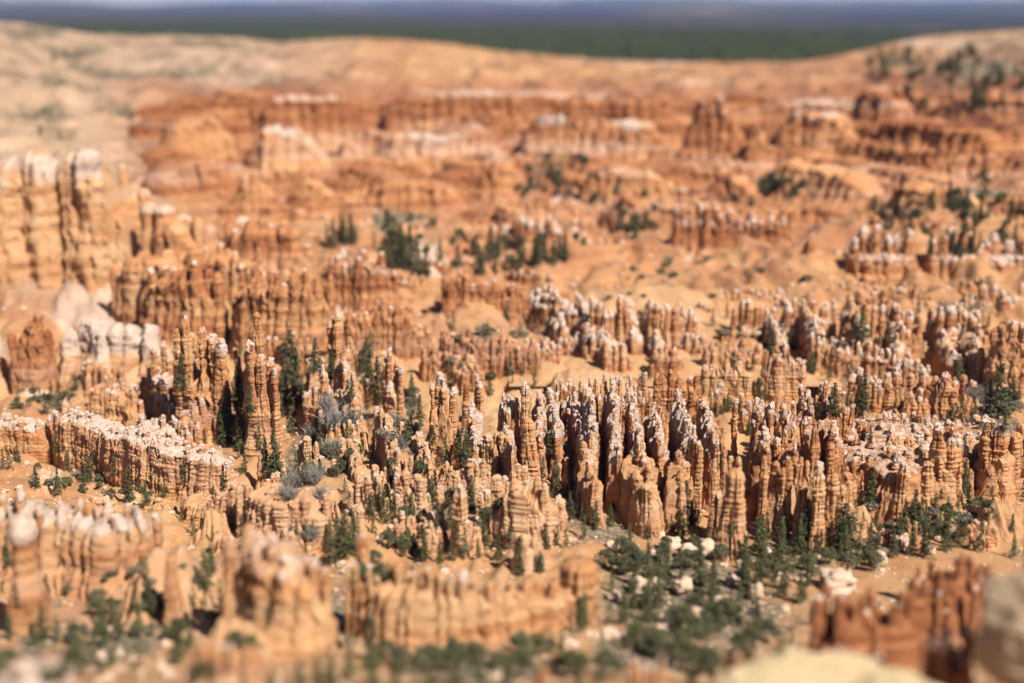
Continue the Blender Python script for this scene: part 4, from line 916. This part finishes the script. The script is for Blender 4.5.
# ------------------------------------------------------------------ plants
def crown_cards(n, h, r, kind, seed, leaf):
    """many small leaf clumps spread through the crown's volume"""
    g = np.random.default_rng(seed)
    out_c, out_r = [], []
    if kind == 'conifer':
        nl = 13
        for k in range(nl):
            tt = (k + .4) / nl; zz = h * (0.10 + 0.88 * tt); rr = r * (1 - tt) ** 0.75 * g.uniform(.75, 1.15) + .1
            nb = 5 + int(3 * (1 - tt))
            for b_ in range(nb):
                a = g.uniform(0, 6.28); rl = rr * g.uniform(.6, 1.15); m = max(4, int(n / nl / nb * (1.7 - 1.3 * tt)))
                q = g.uniform(0.1, 1, m) ** .7
                w = .10 + .22 * rl * q * (1.1 - q)
                out_c.append(np.stack([np.cos(a) * rl * q + g.normal(0, 1, m) * w * .8, np.sin(a) * rl * q + g.normal(0, 1, m) * w * .8,
                                       zz - .28 * rl * q + g.normal(0, 1, m) * .16], -1))
        C = np.vstack(out_c)
    else:
        nb = 16 if kind == 'round' else 11
        cs = []
        for k in range(nb):
            v = g.normal(0, 1, 3); v /= np.linalg.norm(v); v[2] = abs(v[2]) * (1 if kind == 'round' else .7)
            cs.append(np.array([v[0] * r * .62, v[1] * r * .62, h * .42 + v[2] * h * .40]) * np.array([1, 1, 1]))
        C = []
        for c in cs:
            m = n // nb; v = g.normal(0, 1, (m, 3)); v /= np.linalg.norm(v, axis=1)[:, None]
            C.append(c + v * (g.uniform(.5, 1, (m, 1)) ** .5) * np.array([r * .36, r * .36, h * .17]) * g.uniform(.7, 1.15))
        C = np.vstack(C); C[:, 2] = np.maximum(C[:, 2], .05)
    m = len(C)
    d1 = g.normal(0, 1, (m, 3)); d1 /= np.linalg.norm(d1, axis=1)[:, None]
    d2 = np.cross(d1, g.normal(0, 1, (m, 3))); d2 /= np.linalg.norm(d2, axis=1)[:, None]
    s = leaf * g.uniform(.6, 1.3, (m, 1))
    V = np.stack([C + d1 * s, C + d2 * s * .7, C - d1 * s, C - d2 * s * .7], 1).reshape(-1, 3)
    Q = np.arange(m * 4).reshape(-1, 4)
    col = np.repeat(g.uniform(0, 1, m), 4)
    return V, Q, np.stack([col] * 3, -1)
def trunk_mesh(h, r, seed, limbs=0):
    g = np.random.default_rng(seed)
    Vs, Qs, off = [], [], 0
    def tube(p0, p1, r0, r1, n=7, m=5):
        nonlocal off
        t = np.linspace(0, 1, m); a = np.linspace(0, 2 * math.pi, n, endpoint=False)
        p = p0 + (p1 - p0) * t[:, None] + np.stack([np.sin(t * 5) * .05, np.cos(t * 4) * .05 - .05, 0 * t], -1) * h * .1
        R = r0 + (r1 - r0) * t
        d = p1 - p0; d = d / np.linalg.norm(d); e = np.cross(d, [0.3, 1, .2]); e /= np.linalg.norm(e); f = np.cross(d, e)
        v = p[:, None] + R[:, None, None] * (np.cos(a)[:, None] * e + np.sin(a)[:, None] * f)[None]
        Vs.append(v.reshape(-1, 3)); Qs.append(grid_quads(m, n, True) + off); off += m * n
    tube(np.array([0, 0, -.6]), np.array([g.normal() * .1, g.normal() * .1, h]), r, r * .15, 8, 7)
    for k in range(limbs):
        z = h * g.uniform(.15, .75); a = g.uniform(0, 6.28); l = h * g.uniform(.2, .4)
        tube(np.array([0, 0, z]), np.array([math.cos(a) * l, math.sin(a) * l, z + l * g.uniform(.2, .8)]), r * .4, r * .08, 5, 4)
    return np.vstack(Vs), np.vstack(Qs)
TREES = {'pine': [], 'juniper': [], 'snag': []}
for k in range(5):
    h, r = 10.0, [1.6, 2.0, 2.4, 1.8, 2.2][k]
    V, Q, c = crown_cards(1900, h, r, 'conifer', 100 + k, .17)
    cr = make_mesh('pine_crown', V, Q, None, PINE, {'lf': c}, smooth=False)
    V, Q = trunk_mesh(h * .95, .2, 200 + k, 4); TREES['pine'].append((cr, make_mesh('pine_trunk', V, Q, None, BARK)))
for k in range(4):
    V, Q, c = crown_cards(1500, 5.0, 2.3, 'round', 300 + k, .18)
    cr = make_mesh('juniper_crown', V, Q, None, JUN, {'lf': c}, smooth=False)
    V, Q = trunk_mesh(3.4, .22, 400 + k, 6); TREES['juniper'].append((cr, make_mesh('juniper_trunk', V, Q, None, BARK)))
SHRUBS = []
for k in range(5):
    V, Q, c = crown_cards(420, 1.6, 1.3, 'bush', 500 + k, .15)
    SHRUBS.append(make_mesh('shrub', V, Q, None, MANZ if k % 2 else JUN, {'lf': c}, smooth=False))
for k in range(3):     # leafless twiggy thicket
    g = np.random.default_rng(900 + k); m = 260
    a = g.uniform(0, 6.28, m); l = g.uniform(.8, 3.0, m); e = g.uniform(.5, 1.4, m)
    p0 = np.stack([g.normal(0, .5, m), g.normal(0, .5, m), g.uniform(0, 1.0, m)], -1)
    d = np.stack([np.cos(a) * np.cos(e), np.sin(a) * np.cos(e), np.sin(e)], -1)
    p1 = p0 + d * l[:, None]; w = np.cross(d, g.normal(0, 1, (m, 3))); w /= np.linalg.norm(w, axis=1)[:, None]; w *= .045
    V = np.stack([p0 - w, p0 + w, p1 + w * .5, p1 - w * .5], 1).reshape(-1, 3)
    c = np.repeat(g.uniform(0, 1, m), 4)
    SHRUBS.append(make_mesh('twiggy_bush', V, np.arange(m * 4).reshape(-1, 4), None, GREY, {'lf': np.stack([c] * 3, -1)}, smooth=False))

bpy.context.view_layer.update()
dg = bpy.context.evaluated_depsgraph_get()
CAM = Vector((0, 0, ZC))
def surface(px, row):
    dx, dz = ray(px, row)
    d = Vector((dx, 1, dz)).normalized()
    ok, loc, nrm, *_ = scene.ray_cast(dg, CAM, d, distance=3000)
    if not ok: return None
    if nrm.z < 0.0: nrm = -nrm
    p = loc - d * (0.4 + 2.0 * (1 - min(1, abs(nrm.z))))
    ok2, l2, n2, *_ = scene.ray_cast(dg, p + Vector((0, 0, .3)), Vector((0, 0, -1)), distance=120)
    return (l2 if ok2 else loc)
ORD = ['leftmost', 'second', 'third', 'fourth', 'fifth', 'sixth', 'seventh', 'eighth', 'ninth', 'tenth', 'eleventh', 'twelfth', 'thirteenth', 'fourteenth', 'fifteenth', 'sixteenth', 'seventeenth', 'eighteenth', 'nineteenth', 'twentieth', 'twenty-first', 'twenty-second']
ntree = [0, 0]
ORD += ['twenty-third', 'twenty-fourth', 'twenty-fifth', 'twenty-sixth', 'twenty-seventh', 'twenty-eighth', 'twenty-ninth', 'thirtieth']
def ordl(k, n): return 'leftmost' if k == 0 else ('rightmost' if k == n - 1 else ORD[k] + ' from left')
def plant_tree(kind, loc, hgt):
    ms = TREES[kind]; cr, tk = ms[random.randrange(len(ms))]
    base = 10.0 if kind == 'pine' else 5.0
    s = hgt / base; rz = random.uniform(0, 6.28)
    name = 'pine_tree' if kind == 'pine' else 'juniper_tree'
    E = link(name, None, None, loc, rz, (s * random.uniform(.9, 1.2), s * random.uniform(.9, 1.2), s))
    link('trunk', tk, E); link('crown', cr, E)
    return E
GROUPW = {'pine': 'dark conifers between the hoodoos', 'juniper': 'round junipers on the canyon floor and slopes'}
def grove(where, spec, kind='pine', desc=None, grp=None):
    """spec: list of (px, base row, height in px); or dict(c=(cx,cy,rx,ry), n=, h=(a,b))"""
    if isinstance(spec, dict):
        cx, cy, rx, ry = spec['c']; out = []
        for _ in range(spec['n']):
            a = random.uniform(0, 6.28); q = math.sqrt(random.uniform(0, 1))
            out.append((cx + rx * q * math.cos(a), cy + ry * q * math.sin(a), random.uniform(*spec['h'])))
        spec = out
    got = []
    for px, row, hp in spec:
        p = surface(px, row)
        if p is None or p.z > ZC - 5: continue
        hgt = hp / F * p.y
        got.append((p.x / p.y, plant_tree(kind, p, hgt), hgt)); ntree[0] += 1
    got.sort(key=lambda q: q[0])
    d = desc or ('narrow dark conifer' if kind == 'pine' else 'rounded green juniper')
    n = len(got)
    for k, (_, E, hgt) in enumerate(got):
        lab = f'{d} {where}' if n == 1 else f'{d} {where}, {ordl(k, n)}'
        tag(E, lab, 'tree', grp or GROUPW[kind])
# in focus, one by one (base row, height in px)
grove('between the first two pillars of the left wall', [(18, 462, 22), (36, 486, 26)])
grove('on the sand below the left wall', [(88, 482, 34), (130, 502, 42), (146, 500, 30)])
grove('below the talus above the left wall', [(46, 414, 26), (60, 412, 34), (76, 388, 18)])
grove('between the tall left hoodoos', [(182, 366, 40), (220, 352, 44), (226, 372, 46), (238, 396, 60), (244, 424, 52), (290, 372, 60), (297, 405, 66), (284, 384, 44), (316, 366, 38), (332, 360, 30)])
grove('in front of the triple hoodoo tower', [(275, 472, 68), (266, 466, 34), (242, 450, 48), (318, 426, 36), (340, 404, 34), (250, 408, 30)])
grove('beside the orange spire pair, left of centre', [(370, 378, 46), (378, 392, 50), (366, 356, 34), (352, 398, 30), (412, 398, 28), (420, 420, 30)])
grove('right of the cake shaped hoodoo', [(466, 462, 40), (460, 440, 34), (490, 396, 26), (486, 440, 30), (472, 478, 28), (500, 462, 22)])
grove('at the left foot of the dense centre wall', [(556, 470, 46), (552, 448, 34), (570, 520, 34)])
grove('at the feet of the centre columns', [(596, 522, 34), (610, 526, 26), (648, 512, 22), (686, 488, 38), (692, 510, 30), (630, 548, 28)])
grove('in the gully behind the thin needle', [(728, 404, 22), (740, 402, 20), (716, 398, 18), (750, 404, 22)])
grove('between the wedge fins on the right', [(870, 438, 20), (872, 500, 44), (915, 508, 50), (920, 528, 40), (964, 494, 44), (968, 510, 32), (936, 500, 26)])
grove('beside the notched block near the right edge', [(998, 418, 62), (988, 414, 40), (975, 412, 26), (1012, 404, 34), (918, 418, 18), (864, 392, 46), (1004, 430, 30), (960, 362, 34)])
grove('on the slope above the beaded columns', [(772, 340, 34), (862, 336, 40), (790, 344, 24), (812, 356, 26), (760, 376, 26), (824, 398, 34), (834, 402, 36)])
grove('before the long blurred fin, lower centre', [(402, 556, 30), (425, 560, 36), (440, 562, 28), (452, 560, 26), (478, 558, 24), (414, 544, 24), (498, 560, 34), (520, 556, 40), (482, 530, 46), (540, 562, 26)])
grove('at the right foot of the stubby pale cones', [(346, 556, 54), (338, 562, 50), (354, 548, 44), (372, 512, 34), (380, 506, 30), (330, 540, 36)])
grove('in the valley right of the fat orange tower', dict(c=(800, 548, 50, 18), n=12, h=(30, 52)))
grove('in the valley under the wedge fins', dict(c=(900, 548, 50, 12), n=9, h=(30, 50)))
grove('in the blurred valley left of the red fins', dict(c=(760, 600, 55, 36), n=11, h=(34, 56)))
grove('in the lower middle of the green valley floor', dict(c=(660, 600, 50, 40), n=10, h=(34, 56)))
grove('in the lower left valley before the sand cones', [(206, 588, 50), (212, 572, 36), (150, 610, 40), (120, 640, 40), (44, 640, 46), (104, 632, 30), (212, 690, 40), (244, 690, 44), (272, 692, 50), (300, 690, 40), (10, 640, 34)])
grove('along the bottom edge left of centre', [(330, 690, 50), (350, 680, 50), (372, 660, 60), (372, 690, 50), (395, 690, 40), (318, 684, 40), (430, 688, 44), (455, 686, 40), (480, 690, 46), (506, 688, 40)])
grove('along the bottom edge right of centre', [(580, 690, 36), (600, 684, 34), (690, 684, 36), (712, 676, 36), (780, 654, 34)])
grove('in the tall dark clump at the upper centre', [(388, 268, 62), (396, 266, 46), (404, 270, 40), (410, 268, 46), (418, 272, 38), (426, 272, 30), (400, 260, 40), (440, 262, 26)])
grove('in the hazy clump left of the upper centre', dict(c=(340, 244, 20, 6), n=6, h=(22, 34)))
grove('around the short dark red tower, upper centre', dict(c=(492, 262, 40, 12), n=14, h=(18, 30)), desc='blurred dark conifer')
grove('right of the short dark red tower', dict(c=(550, 256, 28, 12), n=11, h=(18, 30)), desc='blurred dark conifer')
grove('in the far gully above centre', dict(c=(560, 184, 32, 20), n=12, h=(12, 20)), desc='far dark conifer')
grove('in the small far clump right of the gully', dict(c=(636, 226, 18, 14), n=8, h=(14, 24)), desc='far dark conifer')
grove('on the far ledge in the upper right', dict(c=(768, 190, 36, 10), n=9, h=(10, 18)), desc='far dark conifer')
grove('on the wooded slope at the right edge', dict(c=(968, 222, 62, 30), n=18, h=(16, 28)), desc='far dark conifer')
grove('in the gully left of the wooded right slope', dict(c=(892, 218, 26, 18), n=7, h=(14, 22)), desc='far dark conifer')
grove('on the hill below the right hand skyline', dict(c=(975, 84, 52, 20), n=26, h=(13, 22)), desc='small far conifer')
grove('on the ridge line left of the right hand hill', dict(c=(898, 66, 30, 12), n=12, h=(10, 16)), desc='small far conifer')
grove('on the dark streak crossing the upper right', [(846 + 9 * k, 128 + 5 * k, 9) for k in range(7)], desc='small far conifer')
grove('on top of the upper left cliff', [(54, 60, 12), (66, 58, 10), (128, 112, 12), (120, 116, 10), (60, 140, 12), (40, 134, 12)], desc='small far conifer')
print('pines', ntree)
grove('above the left wall at the talus foot', [(18, 404, 9), (30, 406, 10), (44, 398, 8)], 'juniper')
grove('on the sand below the long white capped wall', [(38, 470, 9), (84, 492, 12), (100, 488, 9), (112, 498, 12)], 'juniper')
grove('in the grove left of the cake shaped hoodoo', dict(c=(408, 432, 22, 26), n=12, h=(10, 17)), 'juniper')
grove('in the grey gully below the square headed columns', dict(c=(338, 452, 26, 30), n=10, h=(10, 17)), 'juniper')
grove('in the gully of pale cones, lower centre', dict(c=(450, 520, 70, 30), n=10, h=(11, 18)), 'juniper')
grove('on the green valley floor, nearer half', dict(c=(680, 640, 90, 26), n=22, h=(20, 34)), 'juniper')
grove('on the green valley floor, farther half', dict(c=(690, 570, 100, 22), n=22, h=(15, 26)), 'juniper')
grove('in the lower left valley', dict(c=(150, 640, 110, 34), n=20, h=(18, 32)), 'juniper')
grove('right of the wedge fins', dict(c=(960, 524, 44, 22), n=10, h=(11, 18)), 'juniper')
grove('beside the notched block at right', dict(c=(996, 398, 26, 24), n=7, h=(10, 16)), 'juniper')
grove('along the bottom edge left of centre', dict(c=(430, 668, 90, 14), n=12, h=(18, 28)), 'juniper')
grove('behind the red fins at lower right', dict(c=(850, 572, 60, 12), n=8, h=(16, 26)), 'juniper')
grove('on the dark valley floor under the pinkish heads', dict(c=(640, 676, 90, 12), n=10, h=(20, 34)), 'juniper')
grove('in the valley before the long blurred fin', dict(c=(480, 664, 110, 14), n=14, h=(22, 34)), 'juniper')
grove('along the bottom left corner', dict(c=(100, 672, 110, 12), n=8, h=(18, 30)), 'juniper')
grove('before the stubby pale cones', dict(c=(400, 556, 60, 10), n=8, h=(14, 24)), 'juniper')
grove('in the dark clump above the centre', dict(c=(540, 250, 60, 18), n=16, h=(8, 14)), 'juniper', 'blurred dark juniper')
grove('in the far gully above the centre', dict(c=(565, 182, 60, 24), n=16, h=(7, 12)), 'juniper', 'far dark juniper')
grove('in the far clump right of the gully', dict(c=(640, 214, 22, 24), n=8, h=(8, 12)), 'juniper', 'far dark juniper')
grove('around the tall dark conifer clump', dict(c=(405, 240, 60, 24), n=12, h=(8, 14)), 'juniper', 'blurred dark juniper')
grove('on the wooded slope at the right edge', dict(c=(972, 214, 60, 40), n=22, h=(9, 15)), 'juniper', 'far dark juniper')
grove('on the right hand skyline hill', dict(c=(955, 80, 80, 30), n=24, h=(8, 14)), 'juniper', 'far hazy juniper')
grove('on the ledge at upper right', dict(c=(770, 188, 40, 10), n=10, h=(9, 15)), 'juniper', 'far dark juniper')
print('trees', ntree, round(time.time() - T0, 1))

# conifers beyond the 300 that show largest: one object
parts = [crown_cards(330, 10.0, [1.7, 2.1, 1.9][k_], 'conifer', 700 + k_, .30) for k_ in range(3)]
Vs, Qs, Cs, off = [], [], [], 0
g = np.random.default_rng(5)
for (cx, cy, rx, ry, n_, h0, h1) in [(512, 470, 520, 70, 150, 14, 34), (330, 420, 120, 80, 50, 16, 40), (430, 530, 140, 34, 34, 14, 32), (850, 540, 170, 26, 34, 18, 40), (690, 600, 130, 60, 40, 20, 44),
                                     (800, 360, 230, 50, 50, 10, 24), (140, 620, 140, 50, 26, 18, 40), (430, 350, 120, 50, 26, 12, 28), (450, 250, 140, 20, 24, 10, 22), (960, 210, 70, 34, 26, 10, 18)]:
    for _ in range(n_):
        p = surface(cx + g.uniform(-1, 1) * rx, cy + g.uniform(-1, 1) * ry)
        if p is None: continue
        if p.z - float(base_z(p.x, p.y)) > 9: continue          # keep them off the rock tops
        hgt = g.uniform(h0, h1) / F * p.y; v, q, c = parts[g.integers(0, 3)]
        a = g.uniform(0, 6.28); sc_ = hgt / 10
        v = np.stack([(v[:, 0] * math.cos(a) - v[:, 1] * math.sin(a)), (v[:, 0] * math.sin(a) + v[:, 1] * math.cos(a)), v[:, 2]], -1) * sc_ + np.array([p.x, p.y, p.z])
        Vs.append(v); Qs.append(q + off); Cs.append(c); off += len(v)
o = link('small_conifers', make_mesh('small_conifers', np.vstack(Vs), np.vstack(Qs), None, PINE, {'lf': np.vstack(Cs)}, smooth=False))
tag(o, 'small dark conifers scattered through the gaps between the hoodoos', 'trees', kind='stuff')
print('small conifers', len(Vs))

# shrubs that can be told apart
def shrubs(where, c, n, hpx, kinds=(0, 1, 2, 3, 4), desc='low grey green shrub'):
    got = []
    for _ in range(n):
        a = random.uniform(0, 6.28); q = math.sqrt(random.random())
        p = surface(c[0] + c[2] * q * math.cos(a), c[1] + c[3] * q * math.sin(a))
        if p is None: continue
        k = random.choice(kinds); hgt = random.uniform(*hpx) * 1.2 / F * p.y; s = hgt / (1.7 if k < 5 else 2.6)
        nm = 'shrub' if k < 5 else 'twiggy_bush'
        got.append((p.x / p.y, link(nm, SHRUBS[k], None, p, random.uniform(0, 6), s)))
    got.sort(key=lambda q: q[0]); n = len(got)
    for k, (_, o) in enumerate(got): tag(o, f'{desc} {where}, {ordl(k, n)}', 'shrub', 'low shrubs on the slopes and gullies')
shrubs('on the talus above the left wall', (40, 400, 40, 10), 10, (4, 8))
shrubs('on the sand under the left wall', (100, 486, 60, 12), 14, (5, 9))
shrubs('on the smooth sand cones, lower left', (130, 575, 70, 34), 16, (6, 12), desc='blurred dark shrub')
shrubs('in the gully below the square headed columns', (332, 428, 26, 30), 16, (9, 17), (5, 6, 7), 'leafless grey bush')
shrubs('in the grove left of the cake hoodoo', (405, 425, 26, 32), 16, (7, 12), (1, 3, 5, 6))
shrubs('in the gully left of the stubby cones', (300, 500, 24, 30), 12, (7, 13), (1, 3, 5, 6, 7))
shrubs('between the pale cones, lower centre', (450, 490, 70, 30), 18, (6, 11))
shrubs('under the right hand wedge fins', (930, 510, 60, 26), 18, (7, 13))
shrubs('right of the notched block', (995, 400, 28, 30), 16, (7, 12), (1, 3, 5, 6))
shrubs('on the wide orange slope, upper right centre', (700, 285, 110, 26), 14, (4, 8), desc='small dark shrub')
shrubs('on the slope right of the centre conifers', (470, 345, 60, 20), 10, (5, 9))
shrubs('on the knobbly slope, right half', (830, 330, 120, 24), 16, (5, 10))

# boulders on the valley floor
BG = 'pale boulders on the green valley floor'
bs = [(640, 590, 22, 14), (655, 587, 16, 11), (682, 590, 20, 14), (697, 622, 18, 16), (736, 615, 17, 14), (755, 600, 13, 20), (661, 634, 13, 11), (675, 630, 14, 13), (632, 641, 14, 13),
      (610, 640, 17, 15), (596, 640, 12, 11), (570, 650, 16, 14), (688, 560, 22, 20), (708, 556, 26, 20), (672, 548, 20, 12), (655, 540, 18, 12), (742, 570, 12, 12), (733, 584, 14, 10), (782, 582, 15, 14),
      (614, 598, 14, 8), (720, 603, 12, 8), (612, 552, 16, 13), (630, 556, 14, 10), (770, 556, 12, 9), (800, 584, 12, 9), (580, 592, 24, 9), (838, 590, 40, 26), (878, 566, 14, 18), (900, 552, 16, 22), (930, 556, 12, 12)]
pl = []
for (x, b, w, h) in bs:
    o = boulder(None, x, b, w, h, PALE, BG, level=3, rough=.35); pl.append((x, b, o))
pl.sort(key=lambda q: (q[1] // 24, q[0]))
from itertools import groupby
rows_ = [list(g) for _, g in groupby(pl, key=lambda q: q[1] // 24)]
rn = ['the farthest row below the columns', 'the far row by the fat orange tower', 'the middle row of the valley', 'the near middle row of the valley', 'the nearest row of the valley', 'the row at the bottom']
for r_, g in enumerate(rows_):
    for k, (x, b, o) in enumerate(g):
        tag(o, f'pale pinkish boulder in {rn[min(r_, 5)]}, {ordl(k, len(g))}')
for o in bpy.data.objects:
    if o.name.startswith('boulder') and 'category' not in o: o['category'] = 'boulder'

# scrub: uncountable litter of tiny bushes on the weedy ground
g = np.random.default_rng(77)
Xs = g.uniform(-560, 560, 220000); Ys = 230 + 1180 * g.uniform(0, 1, 220000) ** 1.5
keep = np.abs(Xs / Ys) < 0.42; Xs, Ys = Xs[keep], Ys[keep]
ga, _ = ground_attrs(Xs, Ys, None)
pr = np.clip((ga[:, 0] - 0.3) * 1.3, 0.09, 1) * (0.6 + 0.8 * vn(Xs / 9., Ys / 9.))
keep = g.uniform(0, 1, len(Xs)) < pr * .55; Xs, Ys = Xs[keep], Ys[keep]
Zs = rough_z(Xs, Ys)
m = 14
n = len(Xs); size = g.uniform(.4, 1.0, n) + 1.3 * (g.uniform(0, 1, n) > .85) * (1 + sm(600, 1100, Ys) * 2.2)
C = np.repeat(np.stack([Xs, Ys, Zs + size * .35], -1), m, 0) + g.normal(0, 1, (n * m, 3)) * np.repeat(size, m)[:, None] * np.array([.5, .5, .3])
s = np.repeat(size, m)[:, None] * g.uniform(.15, .34, (n * m, 1))
d1 = g.normal(0, 1, (n * m, 3)); d1 /= np.linalg.norm(d1, axis=1)[:, None]; d2 = np.cross(d1, g.normal(0, 1, (n * m, 3))); d2 /= np.linalg.norm(d2, axis=1)[:, None]
V = np.stack([C + d1 * s, C + d2 * s, C - (d1 + d2) * s * .7], 1).reshape(-1, 3)
lc = np.repeat(np.repeat(g.uniform(0, 1, n) ** 1.6, m) * .8 + g.uniform(0, .2, n * m), 3)
o = link('scrub', make_mesh('scrub', V, None, np.arange(n * m * 3).reshape(-1, 3), MANZ, {'lf': np.stack([lc] * 3, -1)}, smooth=False))
tag(o, 'grey green ground scrub covering the canyon floor and gullies', 'scrub', kind='stuff')
# rubble
n = 20000
Xs = g.uniform(-380, 380, n * 2); Ys = g.uniform(240, 900, n * 2); keep = np.abs(Xs / Ys) < .42; Xs, Ys = Xs[keep][:n], Ys[keep][:n]; n = len(Xs)
Zs = rough_z(Xs, Ys); v0, f0 = ico(1)
size = g.uniform(.15, .5, n) * (1 + 1.6 * (g.uniform(0, 1, n) > .93))
V = (v0[None] * (1 + .35 * g.normal(0, 1, (n, len(v0), 1)).clip(-1, 1)) * size[:, None, None] * np.array([1, 1, .7]) + np.stack([Xs, Ys, Zs + size * .2], -1)[:, None]).reshape(-1, 3)
Tt = (f0[None] + (np.arange(n) * len(v0))[:, None, None]).reshape(-1, 3)
o = link('rubble', make_mesh('rubble', V, None, Tt, PALE, smooth=False)); tag(o, 'loose pale stones strewn over the canyon floor', 'stones', kind='stuff')
# far forest on the plain
n = 16000
Ys = 1750 + 6500 * g.uniform(0, 1, n) ** 1.3; Xs = g.uniform(-.5, .5, n) * Ys
keep = ground_attrs(Xs, Ys, None)[1][:, 0] > .5; Xs, Ys = Xs[keep], Ys[keep]; n = len(Xs)
Zs = rough_z(Xs, Ys); hh = g.uniform(12, 24, n); rr = hh * .28
an = np.linspace(0, 2 * math.pi, 5, endpoint=False)
ring = np.stack([np.cos(an), np.sin(an), 0 * an], -1)
V = np.concatenate([ring[None] * rr[:, None, None] * g.uniform(.7, 1.3, (n, 5, 1)) + np.stack([Xs, Ys, Zs + hh * .1], -1)[:, None], np.stack([Xs, Ys, Zs + hh], -1)[:, None]], 1).reshape(-1, 3)
Tt = np.array([[k, (k + 1) % 5, 5] for k in range(5)])
Tt = (Tt[None] + (np.arange(n) * 6)[:, None, None]).reshape(-1, 3)
lc = np.repeat(g.uniform(0, 1, n), 6)
o = link('forest', make_mesh('forest', V, None, Tt, FOREST, {'lf': np.stack([lc] * 3, -1)}, smooth=False)); tag(o, 'dark green forest spread over the plain beyond the rim', 'forest', kind='stuff')

# ------------------------------------------------------------------ haze, light, camera
SUN = Vector((0.60, -0.70, 1.0)).normalized()
if True:
    me = bpy.data.meshes.new('haze')
    x, y0, y1, z0, z1 = 28000, -70, 43000, 20, ZC + 420
    vs = [(-x, y0, z0), (x, y0, z0), (x, y1, z0), (-x, y1, z0), (-x, y0, z1), (x, y0, z1), (x, y1, z1), (-x, y1, z1)]
    me.from_pydata(vs, [], [(0, 3, 2, 1), (4, 5, 6, 7), (0, 1, 5, 4), (1, 2, 6, 5), (2, 3, 7, 6), (3, 0, 4, 7)])
    hm = bpy.data.materials.new('haze_air'); hm.use_nodes = True; t = hm.node_tree
    t.nodes.remove(t.nodes['Principled BSDF'])
    pv = t.nodes.new('ShaderNodeVolumePrincipled'); pv.inputs['Color'].default_value = (.26, .40, 1, 1)
    pv.inputs['Density'].default_value = 1.5e-5; pv.inputs['Anisotropy'].default_value = 0.1
    t.links.new(pv.outputs[0], t.nodes['Material Output'].inputs['Volume'])
    me.materials.append(hm); o = link('haze', me); tag(o, kind='stuff')

w = bpy.data.worlds.new('World'); scene.world = w; w.use_nodes = True
t = w.node_tree; bg = t.nodes['Background']; sky = t.nodes.new('ShaderNodeTexSky'); sky.sky_type = 'NISHITA'; sky.sun_disc = False
sky.sun_elevation = math.asin(SUN.z); sky.sun_rotation = math.atan2(SUN.x, SUN.y); sky.altitude = 2400
t.links.new(sky.outputs[0], bg.inputs[0]); bg.inputs[1].default_value = 0.05
sl = bpy.data.lights.new('sun', 'SUN'); sl.energy = 5.0; sl.angle = math.radians(.53); sl.color = (1, .945, .87)
so = bpy.data.objects.new('sun', sl); COL.objects.link(so); so.rotation_euler = SUN.to_track_quat('Z', 'Y').to_euler()

cd = bpy.data.cameras.new('camera'); co = bpy.data.objects.new('camera', cd); COL.objects.link(co); scene.camera = co
co.location = CAM; co.rotation_euler = (math.radians(90) - PITCH, 0, 0)
cd.sensor_width = 36; cd.lens = 36 * F / W; cd.clip_start = 1; cd.clip_end = 90000
cd.dof.use_dof = True; cd.dof.focus_distance = 478; cd.dof.aperture_fstop = cd.lens / 1000 / 5.4; cd.dof.aperture_blades = 0
scene.view_settings.view_transform = 'Standard'; scene.view_settings.look = 'None'
scene.view_settings.exposure = 0.90; scene.view_settings.gamma = 1
scene.cycles.use_denoising = True
scene.cycles.max_bounces = 6; scene.cycles.diffuse_bounces = 3; scene.cycles.volume_bounces = 0; scene.cycles.transparent_max_bounces = 4
scene.cycles.use_adaptive_sampling = True; scene.cycles.adaptive_threshold = 0.02
print('script', round(time.time() - T0, 1), 'fstop', cd.dof.aperture_fstop, 'objs', len(bpy.data.objects), 'verts', sum(len(m.vertices) for m in bpy.data.meshes))
